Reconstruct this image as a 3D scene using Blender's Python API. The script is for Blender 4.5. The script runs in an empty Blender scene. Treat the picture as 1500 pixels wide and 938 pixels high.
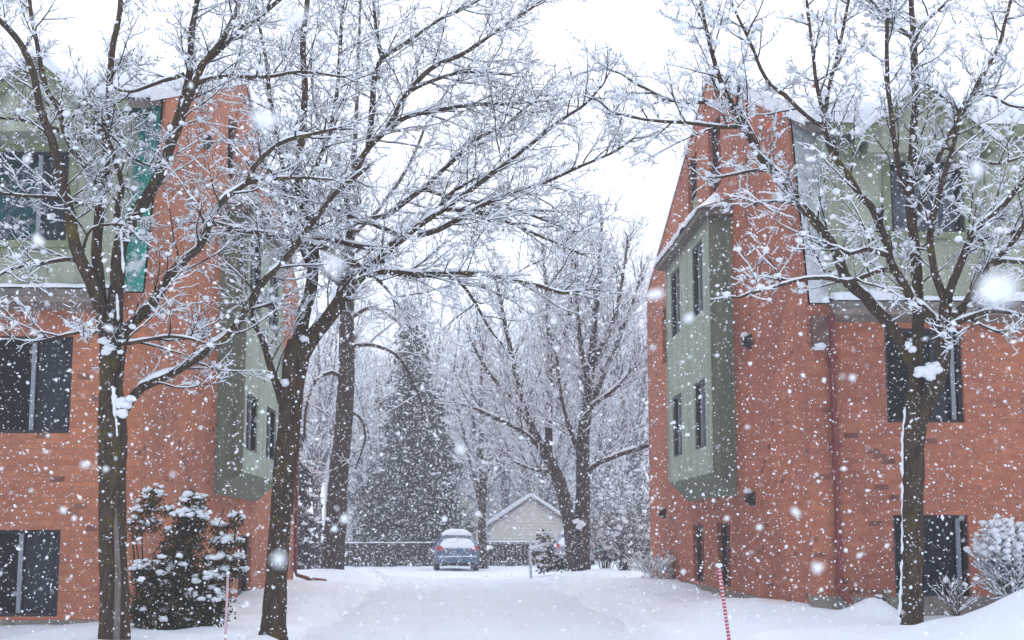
import bpy, math, random
import numpy as np
from mathutils import Vector, Matrix, noise
from mathutils.geometry import tessellate_polygon

random.seed(7)
rng = np.random.default_rng(11)
SC = bpy.context.scene
COL = SC.collection
EYE = 1.4
R_ = math.radians

# ------------------------------------------------------------------ camera
FPX, PPX, PPY = 2000.0, 750.0, 516.0            # focal length in photo pixels, optical centre
PITCH = R_(7.6)
YAW = math.atan(85 / FPX * math.cos(PITCH))
cam_data = bpy.data.cameras.new('camera')
cam = bpy.data.objects.new('camera', cam_data)
COL.objects.link(cam)
cam.location = (0, 0, EYE)
cam.rotation_euler = (math.pi / 2 + PITCH, 0, -YAW)
cam_data.sensor_width = 36
cam_data.lens = FPX / 1500 * 36
cam_data.shift_y = 47 / 1500
cam_data.clip_start = 0.05
cam_data.clip_end = 2000
cam_data.dof.use_dof = True
cam_data.dof.focus_distance = 19.0
cam_data.dof.aperture_fstop = 2.8
SC.camera = cam
RM = Matrix.Rotation(-YAW, 3, 'Z') @ Matrix.Rotation(math.pi / 2 + PITCH, 3, 'X')


def ray(px, py):
    return RM @ Vector(((px - PPX) / FPX, -(py - PPY) / FPX, -1.0))


def at(px, py, d):                               # measured point of the photo at distance d
    v = ray(px, py)
    return Vector((0, 0, EYE)) + v * (d / v.y)


# ------------------------------------------------------------------ materials
def mat(name, col, rough=0.8, spec=0.3, metal=0.0):
    m = bpy.data.materials.new(name)
    m.use_nodes = True
    b = m.node_tree.nodes['Principled BSDF']
    b.inputs['Base Color'].default_value = (*col, 1)
    b.inputs['Roughness'].default_value = rough
    b.inputs['Specular IOR Level'].default_value = spec
    b.inputs['Metallic'].default_value = metal
    return m


class NT:
    def __init__(s, m):
        s.t = m.node_tree
        s.b = s.t.nodes.get('Principled BSDF')

    def n(s, kind, **kw):
        nd = s.t.nodes.new(kind)
        for k, v in kw.items():
            if k.startswith('i_'):
                nd.inputs[k[2:].replace('_', ' ')].default_value = v
            else:
                setattr(nd, k, v)
        return nd

    def l(s, a, b):
        s.t.links.new(a, b)

    def ramp(s, fac, stops):
        r = s.n('ShaderNodeValToRGB')
        e = r.color_ramp.elements
        while len(e) < len(stops):
            e.new(0.5)
        for i, (p, c) in enumerate(stops):
            e[i].position = p
            e[i].color = (*c, 1) if len(c) == 3 else c
        s.l(fac, r.inputs[0])
        return r

    def math(s, op, a, b=None):
        m = s.n('ShaderNodeMath', operation=op)
        for i, v in enumerate((a, b)):
            if v is None:
                continue
            if isinstance(v, (int, float)):
                m.inputs[i].default_value = v
            else:
                s.l(v, m.inputs[i])
        return m.outputs[0]

    def noise(s, scale, detail=4, rough=0.55, vec=None):
        t = s.n('ShaderNodeTexNoise')
        t.inputs['Scale'].default_value = scale
        t.inputs['Detail'].default_value = detail
        t.inputs['Roughness'].default_value = rough
        if vec is None:
            vec = s.n('ShaderNodeTexCoord').outputs['Object']
        s.l(vec, t.inputs['Vector'])
        return t.outputs['Fac']

    def bump(s, h, strength, dist):
        b = s.n('ShaderNodeBump')
        b.inputs['Strength'].default_value = strength
        b.inputs['Distance'].default_value = dist
        s.l(h, b.inputs['Height'])
        s.l(b.outputs[0], s.b.inputs['Normal'])


def mix(nt, fac, a, b, blend='MIX'):
    m = nt.n('ShaderNodeMix', data_type='RGBA', blend_type=blend)
    if isinstance(fac, (int, float)):
        m.inputs[0].default_value = fac
    else:
        nt.l(fac, m.inputs[0])
    for i, v in ((6, a), (7, b)):
        if isinstance(v, tuple):
            m.inputs[i].default_value = (*v, 1)
        else:
            nt.l(v, m.inputs[i])
    return m.outputs[2]


def wall_uv(nt):
    """x or y along the wall (whichever runs along it) and z up, from the true normal"""
    tc = nt.n('ShaderNodeTexCoord').outputs['Object']
    g = nt.n('ShaderNodeNewGeometry').outputs['True Normal']
    sp, sn = nt.n('ShaderNodeSeparateXYZ'), nt.n('ShaderNodeSeparateXYZ')
    nt.l(tc, sp.inputs[0]); nt.l(g, sn.inputs[0])
    side = nt.math('GREATER_THAN', nt.math('ABSOLUTE', sn.outputs[0]), 0.6)
    u = nt.math('ADD', nt.math('MULTIPLY', sp.outputs[1], side),
                nt.math('MULTIPLY', sp.outputs[0], nt.math('SUBTRACT', 1.0, side)))
    c = nt.n('ShaderNodeCombineXYZ')
    nt.l(u, c.inputs[0]); nt.l(sp.outputs[2], c.inputs[1])
    return c.outputs[0], u, sp.outputs[2], tc


def brick_mat(name, c1, c2):
    m = mat(name, c1, 0.88, 0.2)
    nt = NT(m)
    uv, u, z, tc = wall_uv(nt)
    br = nt.n('ShaderNodeTexBrick', offset=0.5)
    br.inputs['Scale'].default_value = 1.0
    br.inputs['Brick Width'].default_value = 0.215
    br.inputs['Row Height'].default_value = 0.076
    br.inputs['Mortar Size'].default_value = 0.006
    br.inputs['Mortar Smooth'].default_value = 0.3
    br.inputs['Color1'].default_value = (*c1, 1)
    br.inputs['Color2'].default_value = (*c2, 1)
    br.inputs['Mortar'].default_value = (0.40, 0.20, 0.14, 1)
    nt.l(uv, br.inputs['Vector'])
    # single odd bricks: cell noise on the same lattice
    row = nt.math('FLOOR', nt.math('DIVIDE', z, 0.076))
    col = nt.math('FLOOR', nt.math('ADD', nt.math('DIVIDE', u, 0.215), nt.math('MULTIPLY', nt.math('MODULO', row, 2.0), 0.5)))
    cc = nt.n('ShaderNodeCombineXYZ'); nt.l(row, cc.inputs[0]); nt.l(col, cc.inputs[1])
    wn = nt.n('ShaderNodeTexWhiteNoise', noise_dimensions='2D'); nt.l(cc.outputs[0], wn.inputs['Vector'])
    dark = nt.ramp(wn.outputs['Value'], [(0.0, (1, 1, 1)), (0.972, (1, 1, 1)), (0.98, (.62, .68, .76)), (1.0, (.45, .52, .6))])
    c = mix(nt, 1.0, br.outputs['Color'], dark.outputs[0], 'MULTIPLY')
    big = nt.ramp(nt.noise(0.55, 5, 0.6), [(0.3, (0.72, 0.71, 0.76)), (0.5, (.96, .95, .96)), (0.7, (1.12, 1.05, 0.92))])
    c = mix(nt, 1.0, c, big.outputs[0], 'MULTIPLY')
    fine = nt.ramp(nt.noise(9, 4, 0.7), [(0.25, (0.8, 0.8, 0.8)), (0.75, (1.15, 1.12, 1.1))])
    c = mix(nt, 1.0, c, fine.outputs[0], 'MULTIPLY')
    # driven snow caught on the rough face
    sn = nt.ramp(nt.noise(16, 5, 0.75), [(0.63, (0, 0, 0)), (0.72, (1, 1, 1))])
    lo = nt.ramp(nt.noise(1.1, 3), [(0.45, (0, 0, 0)), (0.7, (.55, .55, .55))])
    f = mix(nt, 1.0, sn.outputs[0], lo.outputs[0], 'MULTIPLY')
    c = mix(nt, f, c, (0.78, 0.78, 0.82))
    nt.l(c, nt.b.inputs['Base Color'])
    nt.bump(nt.math('SUBTRACT', 1.0, br.outputs['Fac']), 0.5, 0.01)
    return m


def siding_mat(name, base, board=0.14, dirt=0.75):
    m = mat(name, base, 0.75, 0.25)
    nt = NT(m)
    uv, u, z, tc = wall_uv(nt)
    f = nt.math('FRACT', nt.math('DIVIDE', u, board))
    groove = nt.math('LESS_THAN', f, 0.09)
    cell = nt.n('ShaderNodeTexWhiteNoise', noise_dimensions='1D')
    nt.l(nt.math('FLOOR', nt.math('DIVIDE', u, board)), cell.inputs['W'])
    per = nt.ramp(cell.outputs['Value'], [(0, (0.86, 0.87, 0.84)), (1, (1.08, 1.08, 1.1))])
    mp = nt.n('ShaderNodeMapping'); mp.inputs['Scale'].default_value = (9, 9, 0.9); nt.l(tc, mp.inputs[0])
    st = nt.ramp(nt.noise(1.0, 5, 0.6, mp.outputs[0]), [(0.3, (dirt,) * 3), (0.65, (1.08,) * 3)])
    c = mix(nt, 1.0, base, per.outputs[0], 'MULTIPLY')
    c = mix(nt, 1.0, c, st.outputs[0], 'MULTIPLY')
    nt.l(c, nt.b.inputs['Base Color'])
    nt.bump(nt.math('SUBTRACT', 1.0, groove), 0.9, 0.02)
    return m


def lap_mat():
    m = mat('pale_lap_siding', (0.86, 0.81, 0.72), 0.7, 0.25)
    nt = NT(m)
    uv, u, z, tc = wall_uv(nt)
    f = nt.math('FRACT', nt.math('DIVIDE', z, 0.16))
    nt.bump(f, 0.9, 0.05)
    c = mix(nt, nt.math('LESS_THAN', f, 0.13), (0.88, 0.82, 0.71), (0.62, 0.58, 0.52))  # shadow line at each lap is put into the colour
    nt.l(c, nt.b.inputs['Base Color'])
    return m


def snow_mat(name='snow', col=(0.86, 0.88, 0.92), sc=7.0, bump=0.35):
    m = mat(name, col, 0.65, 0.25)
    nt = NT(m)
    a = nt.noise(sc, 6, 0.65)
    c = nt.ramp(nt.noise(0.8, 4), [(0.3, tuple(x * 0.96 for x in col)), (0.7, tuple(min(x * 1.02, .95) for x in col))])
    nt.l(c.outputs[0], nt.b.inputs['Base Color'])
    nt.bump(a, bump, 0.05)
    return m


def bark_mat(name, c1, c2, lichen=None):
    m = mat(name, c1, 0.92, 0.15)
    nt = NT(m)
    tc = nt.n('ShaderNodeTexCoord').outputs['Object']
    mp = nt.n('ShaderNodeMapping'); mp.inputs['Scale'].default_value = (14, 14, 2.2); nt.l(tc, mp.inputs[0])
    h = nt.noise(2.2, 6, 0.7, mp.outputs[0])
    c = nt.ramp(h, [(0.32, c1), (0.68, c2)]).outputs[0]
    if lichen:
        g = nt.ramp(nt.noise(2.4, 5, 0.7), [(0.55, (0, 0, 0)), (0.70, (.85, .85, .85))])
        c = mix(nt, g.outputs[0], c, lichen)
    nt.l(c, nt.b.inputs['Base Color'])
    nt.bump(h, 1.0, 0.045)
    return m


def patchy_mat(name, base, scale, lo, hi, rough=0.5):
    """painted metal with snow sticking to it in patches"""
    m = mat(name, base, rough, 0.4)
    nt = NT(m)
    f = nt.ramp(nt.noise(scale, 6, 0.72), [(lo, (0, 0, 0)), (hi, (1, 1, 1))])
    nt.l(mix(nt, f.outputs[0], base, (0.82, 0.84, 0.88)), nt.b.inputs['Base Color'])
    nt.bump(f.outputs[0], 0.6, 0.03)
    return m


def vary_mat(name, base, scale=6, amt=0.3, rough=0.8, spec=0.25):
    m = mat(name, base, rough, spec)
    nt = NT(m)
    r = nt.ramp(nt.noise(scale, 5, 0.65), [(0.3, tuple(x * (1 - amt) for x in base)), (0.7, tuple(x * (1 + amt) for x in base))])
    nt.l(r.outputs[0], nt.b.inputs['Base Color'])
    return m


def glass_mat():
    m = bpy.data.materials.new('window_glass')
    m.use_nodes = True
    t = m.node_tree
    t.nodes.clear()
    out = t.nodes.new('ShaderNodeOutputMaterial')
    mx = t.nodes.new('ShaderNodeMixShader')
    tr = t.nodes.new('ShaderNodeBsdfTransparent'); tr.inputs[0].default_value = (.55, .58, .62, 1)
    gl = t.nodes.new('ShaderNodeBsdfGlossy'); gl.inputs['Roughness'].default_value = 0.03
    fr = t.nodes.new('ShaderNodeFresnel'); fr.inputs[0].default_value = 1.34
    nz = t.nodes.new('ShaderNodeTexNoise'); nz.inputs['Scale'].default_value = 1.3
    bp = t.nodes.new('ShaderNodeBump'); bp.inputs['Strength'].default_value = 0.04; bp.inputs['Distance'].default_value = 0.05
    t.links.new(nz.outputs['Fac'], bp.inputs['Height'])
    t.links.new(bp.outputs[0], gl.inputs['Normal'])
    t.links.new(fr.outputs[0], mx.inputs[0]); t.links.new(tr.outputs[0], mx.inputs[1]); t.links.new(gl.outputs[0], mx.inputs[2])
    t.links.new(mx.outputs[0], out.inputs[0])
    return m


M = {}
M['brick_right'] = brick_mat('red_brick', (0.53, 0.198, 0.118), (0.42, 0.146, 0.090))
M['brick_left'] = brick_mat('orange_brick', (0.57, 0.230, 0.128), (0.47, 0.174, 0.103))
M['green'] = siding_mat('green_siding', (0.40, 0.415, 0.31), 0.16)
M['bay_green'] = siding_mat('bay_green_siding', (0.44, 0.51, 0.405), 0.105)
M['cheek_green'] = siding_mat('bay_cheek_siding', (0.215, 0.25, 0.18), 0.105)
M['trim_green'] = vary_mat('green_trim_paint', (0.24, 0.27, 0.155), 5, 0.2, 0.6)
M['trim_grey'] = vary_mat('weathered_fascia_board', (0.20, 0.175, 0.155), 4, 0.3)
M['soffit'] = vary_mat('soffit_board', (0.27, 0.215, 0.185), 4, 0.2)
M['snow'] = snow_mat()
M['ground_snow'] = snow_mat('ground_snow', (0.83, 0.875, 0.935), 5.0, 0.30)
M['road_snow'] = snow_mat('packed_road_snow', (0.73, 0.78, 0.85), 3.0, 0.35)
M['branch_snow'] = mat('branch_snow', (0.88, 0.895, 0.925), 0.7, 0.2)
M['flake'] = mat('snowflake', (0.95, 0.96, 0.98), 0.8, 0.1)
M['teal'] = patchy_mat('snow_dusted_teal_metal', (0.022, 0.30, 0.235), 4.0, 0.49, 0.58, 0.4)
M['greymetal'] = patchy_mat('snow_dusted_grey_metal', (0.36, 0.39, 0.38), 3.0, 0.30, 0.56, 0.85)
M['concrete'] = vary_mat('foundation_concrete', (0.24, 0.215, 0.185), 5, 0.35, 0.9)
M['frame'] = mat('dark_window_frame', (0.035, 0.03, 0.035), 0.5, 0.4)
M['bright_frame'] = mat('aluminium_sash', (0.26, 0.28, 0.31), 0.45, 0.5)
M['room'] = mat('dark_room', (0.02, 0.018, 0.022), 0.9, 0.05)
M['curtain'] = mat('pale_curtain', (0.55, 0.57, 0.62), 0.9, 0.1)
M['curtain_dim'] = mat('grey_blind', (0.17, 0.18, 0.215), 0.9, 0.1)
M['glass'] = glass_mat()
M['red_metal'] = vary_mat('dark_red_downspout', (0.20, 0.042, 0.040), 8, 0.2, 0.55, 0.4)
M['box_paint'] = vary_mat('brown_box_paint', (0.17, 0.10, 0.085), 6, .3)
M['vent'] = mat('vent_hood', (0.05, 0.035, 0.035), 0.6, 0.3)
M['bark'] = bark_mat('bark', (0.030, 0.019, 0.012), (0.135, 0.092, 0.058), (0.16, 0.118, 0.022))
M['bark_far'] = bark_mat('dark_bark', (0.030, 0.020, 0.016), (0.115, 0.082, 0.070))
M['haze_paled_bark'] = bark_mat('haze_paled_bark', (0.075, 0.062, 0.064), (0.26, 0.235, 0.25))  # bark of the far wood, paled: distance haze put into the colour
M['haze_paled_twig'] = vary_mat('haze_paled_twig', (0.20, 0.175, 0.185), 2, 0.3, 0.9, 0.15)  # its twigs, paled the same way for the haze
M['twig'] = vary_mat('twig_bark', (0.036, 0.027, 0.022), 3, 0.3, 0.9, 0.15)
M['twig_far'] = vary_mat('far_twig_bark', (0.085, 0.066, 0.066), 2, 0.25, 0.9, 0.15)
M['yew'] = vary_mat('yew_needles', (0.072, 0.062, 0.028), 5, 0.5, 0.85, 0.15)
M['spruce'] = vary_mat('spruce_needles', (0.075, 0.073, 0.074), 2, 0.45, 0.9, 0.1)
M['orange_leaf'] = mat('orange_leaf', (0.55, 0.10, 0.04), 0.7, 0.2)
M['lap'] = lap_mat()
M['far_wall'] = vary_mat('grey_house_wall', (0.42, 0.44, 0.46), 1, 0.08)
M['yellow_wall'] = vary_mat('yellow_house_wall', (0.52, 0.46, 0.26), 1, 0.1)
M['chimney'] = vary_mat('chimney_brick', (0.28, 0.14, 0.12), 8, 0.3)
M['fence'] = siding_mat('dark_fence_boards', (0.045, 0.036, 0.036), 0.12, 0.6)
M['stake_red'] = mat('red_stake_paint', (0.52, 0.07, 0.11), 0.5, 0.4)
M['stake_white'] = mat('white_stake_paint', (0.8, 0.74, 0.76), 0.5, 0.4)
M['car_blue'] = mat('blue_car_paint', (0.085, 0.135, 0.215), 0.35, 0.5)
M['car_grey'] = mat('grey_car_paint', (0.25, 0.27, 0.30), 0.35, 0.5)
M['car_black'] = mat('black_plastic', (0.02, 0.02, 0.022), 0.6, 0.3)
M['tail'] = mat('red_tail_lamp', (0.50, 0.02, 0.025), 0.3, 0.5)
M['plate'] = mat('licence_plate', (0.5, 0.5, 0.5), 0.5, 0.3)
M['rim'] = mat('alloy_rim', (0.35, 0.36, 0.38), 0.35, 0.5, 0.6)
M['galv'] = mat('galvanised_steel', (0.48, 0.50, 0.53), 0.5, 0.4)


# ------------------------------------------------------------------ object helpers
def tag(o, label=None, cat=None, group=None, kind=None):
    if label: o['label'] = label
    if cat: o['category'] = cat
    if group: o['group'] = group
    if kind: o['kind'] = kind
    return o


def thing(name, loc, label, cat, group=None):
    o = bpy.data.objects.new(name, None)
    o.empty_display_size = 0.2
    COL.objects.link(o)
    o.location = loc
    return tag(o, label, cat, group)


def link_mesh(name, me, mats, parent=None, smooth=False):
    for m in mats:
        me.materials.append(m)
    if smooth:
        me.polygons.foreach_set('use_smooth', np.ones(len(me.polygons), dtype=bool))
    o = bpy.data.objects.new(name, me)
    COL.objects.link(o)
    if parent is not None:
        o.parent = parent
        w = Vector((0, 0, 0))
        p = parent
        while p is not None:
            w += p.location
            p = p.parent
        o.matrix_parent_inverse = Matrix.Identity(4)
        me.transform(Matrix.Translation(-w))
    me.update()
    return o


def copy_tree(o, parent=None):
    c = o.copy()
    COL.objects.link(c)
    c.parent = parent
    for ch in list(o.children):
        copy_tree(ch, c)
    return c


class MB:
    """collects polygons in world space, links them as one mesh object"""
    def __init__(s):
        s.v, s.f, s.m, s.s = [], [], [], []

    def poly(s, pts, m=0, smooth=False):
        i = len(s.v)
        s.v += [tuple(p) for p in pts]
        s.f.append(tuple(range(i, i + len(pts))))
        s.m.append(m); s.s.append(smooth)

    def add(s, verts, faces, m=0, smooth=False):
        i = len(s.v)
        s.v += [tuple(p) for p in verts]
        for f in faces:
            s.f.append(tuple(a + i for a in f))
            s.m.append(m); s.s.append(smooth)

    def box(s, a, b, m=0, fr=None):
        x0, y0, z0 = a; x1, y1, z1 = b
        vs = [(x0, y0, z0), (x1, y0, z0), (x1, y1, z0), (x0, y1, z0), (x0, y0, z1), (x1, y0, z1), (x1, y1, z1), (x0, y1, z1)]
        if fr: vs = [fr(*v) for v in vs]
        s.add(vs, [(0, 3, 2, 1), (4, 5, 6, 7), (0, 1, 5, 4), (1, 2, 6, 5), (2, 3, 7, 6), (3, 0, 4, 7)], m)

    def prism(s, pts, vec, m=0, mside=None):
        n = len(pts)
        a = [Vector(p) for p in pts]
        b = [p + Vector(vec) for p in a]
        i = len(s.v)
        s.v += [tuple(p) for p in a + b]
        s.f.append(tuple(range(i, i + n))); s.m.append(m); s.s.append(False)
        s.f.append(tuple(range(i + 2 * n - 1, i + n - 1, -1))); s.m.append(m); s.s.append(False)
        for k in range(n):
            k2 = (k + 1) % n
            s.f.append((i + k2, i + k, i + n + k, i + n + k2)); s.m.append(m if mside is None else mside); s.s.append(False)

    def tube(s, pts, rad, sides=8, m=0, cap=True):
        P = np.array([[tuple(p) for p in pts]], float)
        Rr = np.array([[rad] * len(pts)] if isinstance(rad, (int, float)) else [list(rad)], float)
        v, f = tube_arrays(P, Rr, sides)
        s.add(v.tolist(), f.tolist(), m, True)
        if cap:
            i = len(s.v) - len(v)
            s.f.append(tuple(range(i + sides - 1, i - 1, -1))); s.m.append(m); s.s.append(False)
            j = i + len(v) - sides
            s.f.append(tuple(range(j, j + sides))); s.m.append(m); s.s.append(False)

    def build(s, name, mats, parent=None):
        me = bpy.data.meshes.new(name)
        me.from_pydata(s.v, [], s.f)
        if not isinstance(mats, (list, tuple)): mats = [mats]
        me.polygons.foreach_set('material_index', np.array(s.m, dtype=np.int32))
        me.polygons.foreach_set('use_smooth', np.array(s.s, dtype=bool))
        return link_mesh(name, me, mats, parent)


def arr_mesh(name, v, f, mats, parent=None, smooth=True):
    me = bpy.data.meshes.new(name)
    v = np.asarray(v, np.float32); f = np.asarray(f, np.int32)
    k = f.shape[1]
    me.vertices.add(len(v)); me.vertices.foreach_set('co', v.ravel())
    me.loops.add(f.size); me.loops.foreach_set('vertex_index', f.ravel())
    me.polygons.add(len(f))
    me.polygons.foreach_set('loop_start', np.arange(0, f.size, k, dtype=np.int32))
    me.polygons.foreach_set('loop_total', np.full(len(f), k, dtype=np.int32))
    me.update(calc_edges=True)
    if not isinstance(mats, (list, tuple)): mats = [mats]
    return link_mesh(name, me, mats, parent, smooth)


def tube_arrays(P, Rr, sides):
    """P (n,k,3) polylines, Rr (n,k) radii -> verts, quads"""
    n, k, _ = P.shape
    T = np.empty_like(P)
    T[:, 1:-1] = P[:, 2:] - P[:, :-2]
    T[:, 0] = P[:, 1] - P[:, 0]; T[:, -1] = P[:, -1] - P[:, -2]
    T /= np.linalg.norm(T, axis=2, keepdims=True) + 1e-9
    mt = np.abs(T.mean(axis=1))
    ref = np.zeros((n, 3)); ref[np.arange(n), np.argmin(mt, axis=1)] = 1
    N1 = np.cross(T, ref[:, None, :]); N1 /= np.linalg.norm(N1, axis=2, keepdims=True) + 1e-9
    N2 = np.cross(T, N1)
    a = np.arange(sides) * 2 * math.pi / sides
    V = P[:, :, None, :] + Rr[:, :, None, None] * (np.cos(a)[None, None, :, None] * N1[:, :, None, :] + np.sin(a)[None, None, :, None] * N2[:, :, None, :])
    V = V.reshape(-1, 3)
    i, j, q = np.meshgrid(np.arange(n), np.arange(k - 1), np.arange(sides), indexing='ij')
    b = (i * k + j) * sides
    q2 = (q + 1) % sides
    F = np.stack([b + q, b + q2, b + sides + q2, b + sides + q], axis=-1).reshape(-1, 4)
    return V, F


def tubes(polys, sides):
    """list of (points, radii) of any length -> verts, quads"""
    by = {}
    for p, r in polys:
        by.setdefault(len(p), []).append((p, r))
    VV, FF, off = [], [], 0
    for k, lst in by.items():
        if k < 2: continue
        P = np.array([[tuple(q) for q in p] for p, r in lst], float)
        Rr = np.array([r for p, r in lst], float)
        v, f = tube_arrays(P, Rr, sides)
        VV.append(v); FF.append(f + off); off += len(v)
    return np.concatenate(VV), np.concatenate(FF)


def snow_lines(polys, wmin, heap, gap=0.28, sink=0.35):
    """a ridge of snow along the top of each branch, broken where the branch is steep"""
    out = []
    for p, r in polys:
        P = np.array([tuple(q) for q in p], float); r = np.array(r, float)
        T = np.gradient(P, axis=0); T /= np.linalg.norm(T, axis=1, keepdims=True) + 1e-9
        h = np.sqrt(np.clip(1 - T[:, 2] ** 2, 0, 1))
        hh = np.clip((h - 0.30) / 0.45, 0, 1)
        nz = rng.random(len(P))
        hh = hh * np.where(nz < gap * 0.5, 0.15, 0.65 + 0.6 * rng.random(len(P)))
        rs = np.maximum((np.maximum(r * 0.82, wmin)) * hh, 0.0004)
        Q = P.copy()
        Q[:, 2] += r * 0.75 * hh + heap * hh - sink * rs * (1 - hh)
        rs[-1] *= 0.7
        if rs.max() < wmin * 0.25: continue
        out.append((Q, rs))
    return out


ICO_V = None


def ico(sub):
    import bmesh
    bm = bmesh.new()
    bmesh.ops.create_icosphere(bm, subdivisions=sub, radius=1)
    v = np.array([x.co[:] for x in bm.verts]); f = np.array([[y.index for y in x.verts] for x in bm.faces])
    bm.free()
    return v, f


ICO1, ICO2 = ico(1), ico(2)


def blobs(cs, rs, flat=0.6, rough=0.25, sub=1):
    """irregular lumps of snow: centres, radii -> verts, tris"""
    bv, bf = ICO1 if sub == 1 else ICO2
    cs = np.asarray(cs, float); rs = np.asarray(rs, float)
    n, k = len(cs), len(bv)
    d = 1 + rough * (rng.random((n, k)) - 0.5) * 2
    V = bv[None] * d[:, :, None]
    a = rng.random(n) * 6.283
    ca, sa = np.cos(a)[:, None], np.sin(a)[:, None]
    st = 1 + 0.5 * rng.random(n)[:, None]
    x, y, z = V[:, :, 0] * st, V[:, :, 1], V[:, :, 2] * flat
    V = np.stack([x * ca - y * sa, x * sa + y * ca, z], axis=-1) * rs[:, None, None] + cs[:, None, :]
    F = bf[None] + (np.arange(n) * k)[:, None, None]
    return V.reshape(-1, 3), F.reshape(-1, 3)


# ------------------------------------------------------------------ ground
def sstep(a, b, x):
    t = np.clip((x - a) / (b - a), 0, 1)
    return t * t * (3 - 2 * t)


def ground_z(x, y):
    x = np.asarray(x, float); y = np.asarray(y, float)
    lot = sstep(40.5, 44.5, y + 0.25 * np.sin(x))
    wob = 0.12 * np.sin(y * 0.55) + 0.07 * np.sin(y * 1.7 + 1)
    left = sstep(-1.85, -2.7, x + wob) * (0.15 + 0.04 * np.sin(x * 1.3 + y * 0.4))
    right = sstep(2.45, 3.9, x + wob) * (0.25 + 0.05 * np.sin(x * 1.1 - y * 0.5))
    left_l = sstep(-6.0, -9.0, x) * 0.12
    right_l = sstep(4.6, 6.4, x) * 0.22
    z = (left + right) * (1 - lot) + (left_l + right_l) * lot
    z = z + (0.08 * np.exp(-((x + 2.25 + .1 * np.sin(y * .9)) / .16) ** 2) - 0.09 * np.exp(-((x + 1.98 + .1 * np.sin(y * .9)) / .09) ** 2)) * sstep(.1, .5, np.sin(y * .45 + 1.2)) * (1 - lot)
    z = z + (0.08 * np.exp(-((x - 3.0 - .1 * np.sin(y * .8 + 2)) / .18) ** 2) - 0.09 * np.exp(-((x - 2.72 - .1 * np.sin(y * .8 + 2)) / .09) ** 2)) * sstep(-.2, .4, np.sin(y * .38 - .5)) * (1 - lot)
    # banks and drifts
    def hump(cx, cy, sx, sy, h): return h * np.exp(-((x - cx) / sx) ** 2 - ((y - cy) / sy) ** 2)
    z = z + hump(-4.0, 41.5, 2.2, 2.6, 0.26) + hump(4.6, 44.5, 1.0, 1.6, 0.26) + hump(3.6, 40, 1.2, 4, 0.05)
    z = z + hump(6.9, 14.6, 1.35, 1.6, 0.74) + hump(5.8, 18.9, 0.35, 0.5, 0.30) + hump(5.4, 16.5, 0.8, 0.9, 0.06)
    z = z + hump(4.6, 21.5, 0.8, 2.0, 0.12) + hump(4.7, 31, 0.8, 4, 0.06)
    z = z + hump(-2.9, 18.5, 0.9, 1.2, 0.05)
    z = z + sstep(62, 100, y) * 0.5 + sstep(8, 4, y) * -0.12
    bank = sstep(-1.9, -2.6, x) + sstep(2.6, 3.3, x)
    z = z + bank * (0.022 * np.sin(3.1 * x + 1.7 * np.sin(2.2 * y)) * np.sin(2.7 * y + 1.3 * np.sin(1.9 * x)) + 0.012 * np.sin(7.3 * x + 2 * np.sin(3 * y)) * np.sin(6.1 * y))
    z = z + 0.018 * np.sin(x * 2.3 + 0.7 * y) * np.sin(y * 1.9 - x) + 0.010 * np.sin(5.1 * x + 1.2) * np.sin(4.3 * y + x)
    return z


def gz(x, y):
    return float(ground_z(x, y))


def grid_sheet(name, xs, ys, dz, m, extra=None):
    X, Y = np.meshgrid(xs, ys)
    Z = ground_z(X, Y) + dz
    if extra is not None: Z = Z + extra(X, Y)
    V = np.stack([X, Y, Z], -1).reshape(-1, 3)
    nx, ny = len(xs), len(ys)
    i, j = np.meshgrid(np.arange(nx - 1), np.arange(ny - 1))
    a = (j * nx + i).ravel()
    return arr_mesh(name, V, np.stack([a, a + 1, a + nx + 1, a + nx], -1), m)


xs = np.concatenate([np.linspace(-90, -14, 20)[:-1], np.linspace(-14, 14, 281), np.linspace(14, 90, 20)[1:]])
ys = np.concatenate([np.linspace(-20, 8, 20)[:-1], np.linspace(8, 50, 300), np.linspace(50, 190, 60)[1:]])
below = lambda x, y: -0.09 * sstep(-1.75, -1.45, x) * sstep(2.4, 2.1, x) * sstep(42.5, 41.5, y)      # room for the packed drive
tag(grid_sheet('snow_ground', xs, ys, 0, M['ground_snow'], below), 'snow covered ground around the two brick buildings', None, None, 'structure')
# the driveway: packed snow with faint ruts, a sheet of its own just above
nx, ny = 60, 260
U, Vv = np.meshgrid(np.linspace(0, 1, nx), np.linspace(-15, 43.2, ny))
lo = -1.95 + 0.10 * np.sin(Vv * 0.9) + 0.05 * np.sin(Vv * 2.7 + 1) - 1.6 * sstep(40.3, 43.2, Vv)
hi = 2.62 + 0.10 * np.sin(Vv * 0.8 + 2) + 0.05 * np.sin(Vv * 2.3)
X = lo + (hi - lo) * U
ruts = -0.05 * (np.exp(-((X + 0.55) / 0.22) ** 2) + np.exp(-((X - 1.1) / 0.22) ** 2)) * (0.7 + 0.3 * np.sin(Vv * 1.3))
edge = np.minimum(U, 1 - U) * 12
Z = ground_z(X, Vv) + 0.006 + 0.028 * np.clip(edge, 0, 1) + ruts * np.clip(edge, 0, 1)
i, j = np.meshgrid(np.arange(nx - 1), np.arange(ny - 1)); a = (j * nx + i).ravel()
tag(arr_mesh('driveway', np.stack([X, Vv, Z], -1).reshape(-1, 3), np.stack([a, a + 1, a + nx + 1, a + nx], -1), M['road_snow']),
    'snow covered driveway between the buildings', None, None, 'structure')


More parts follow.
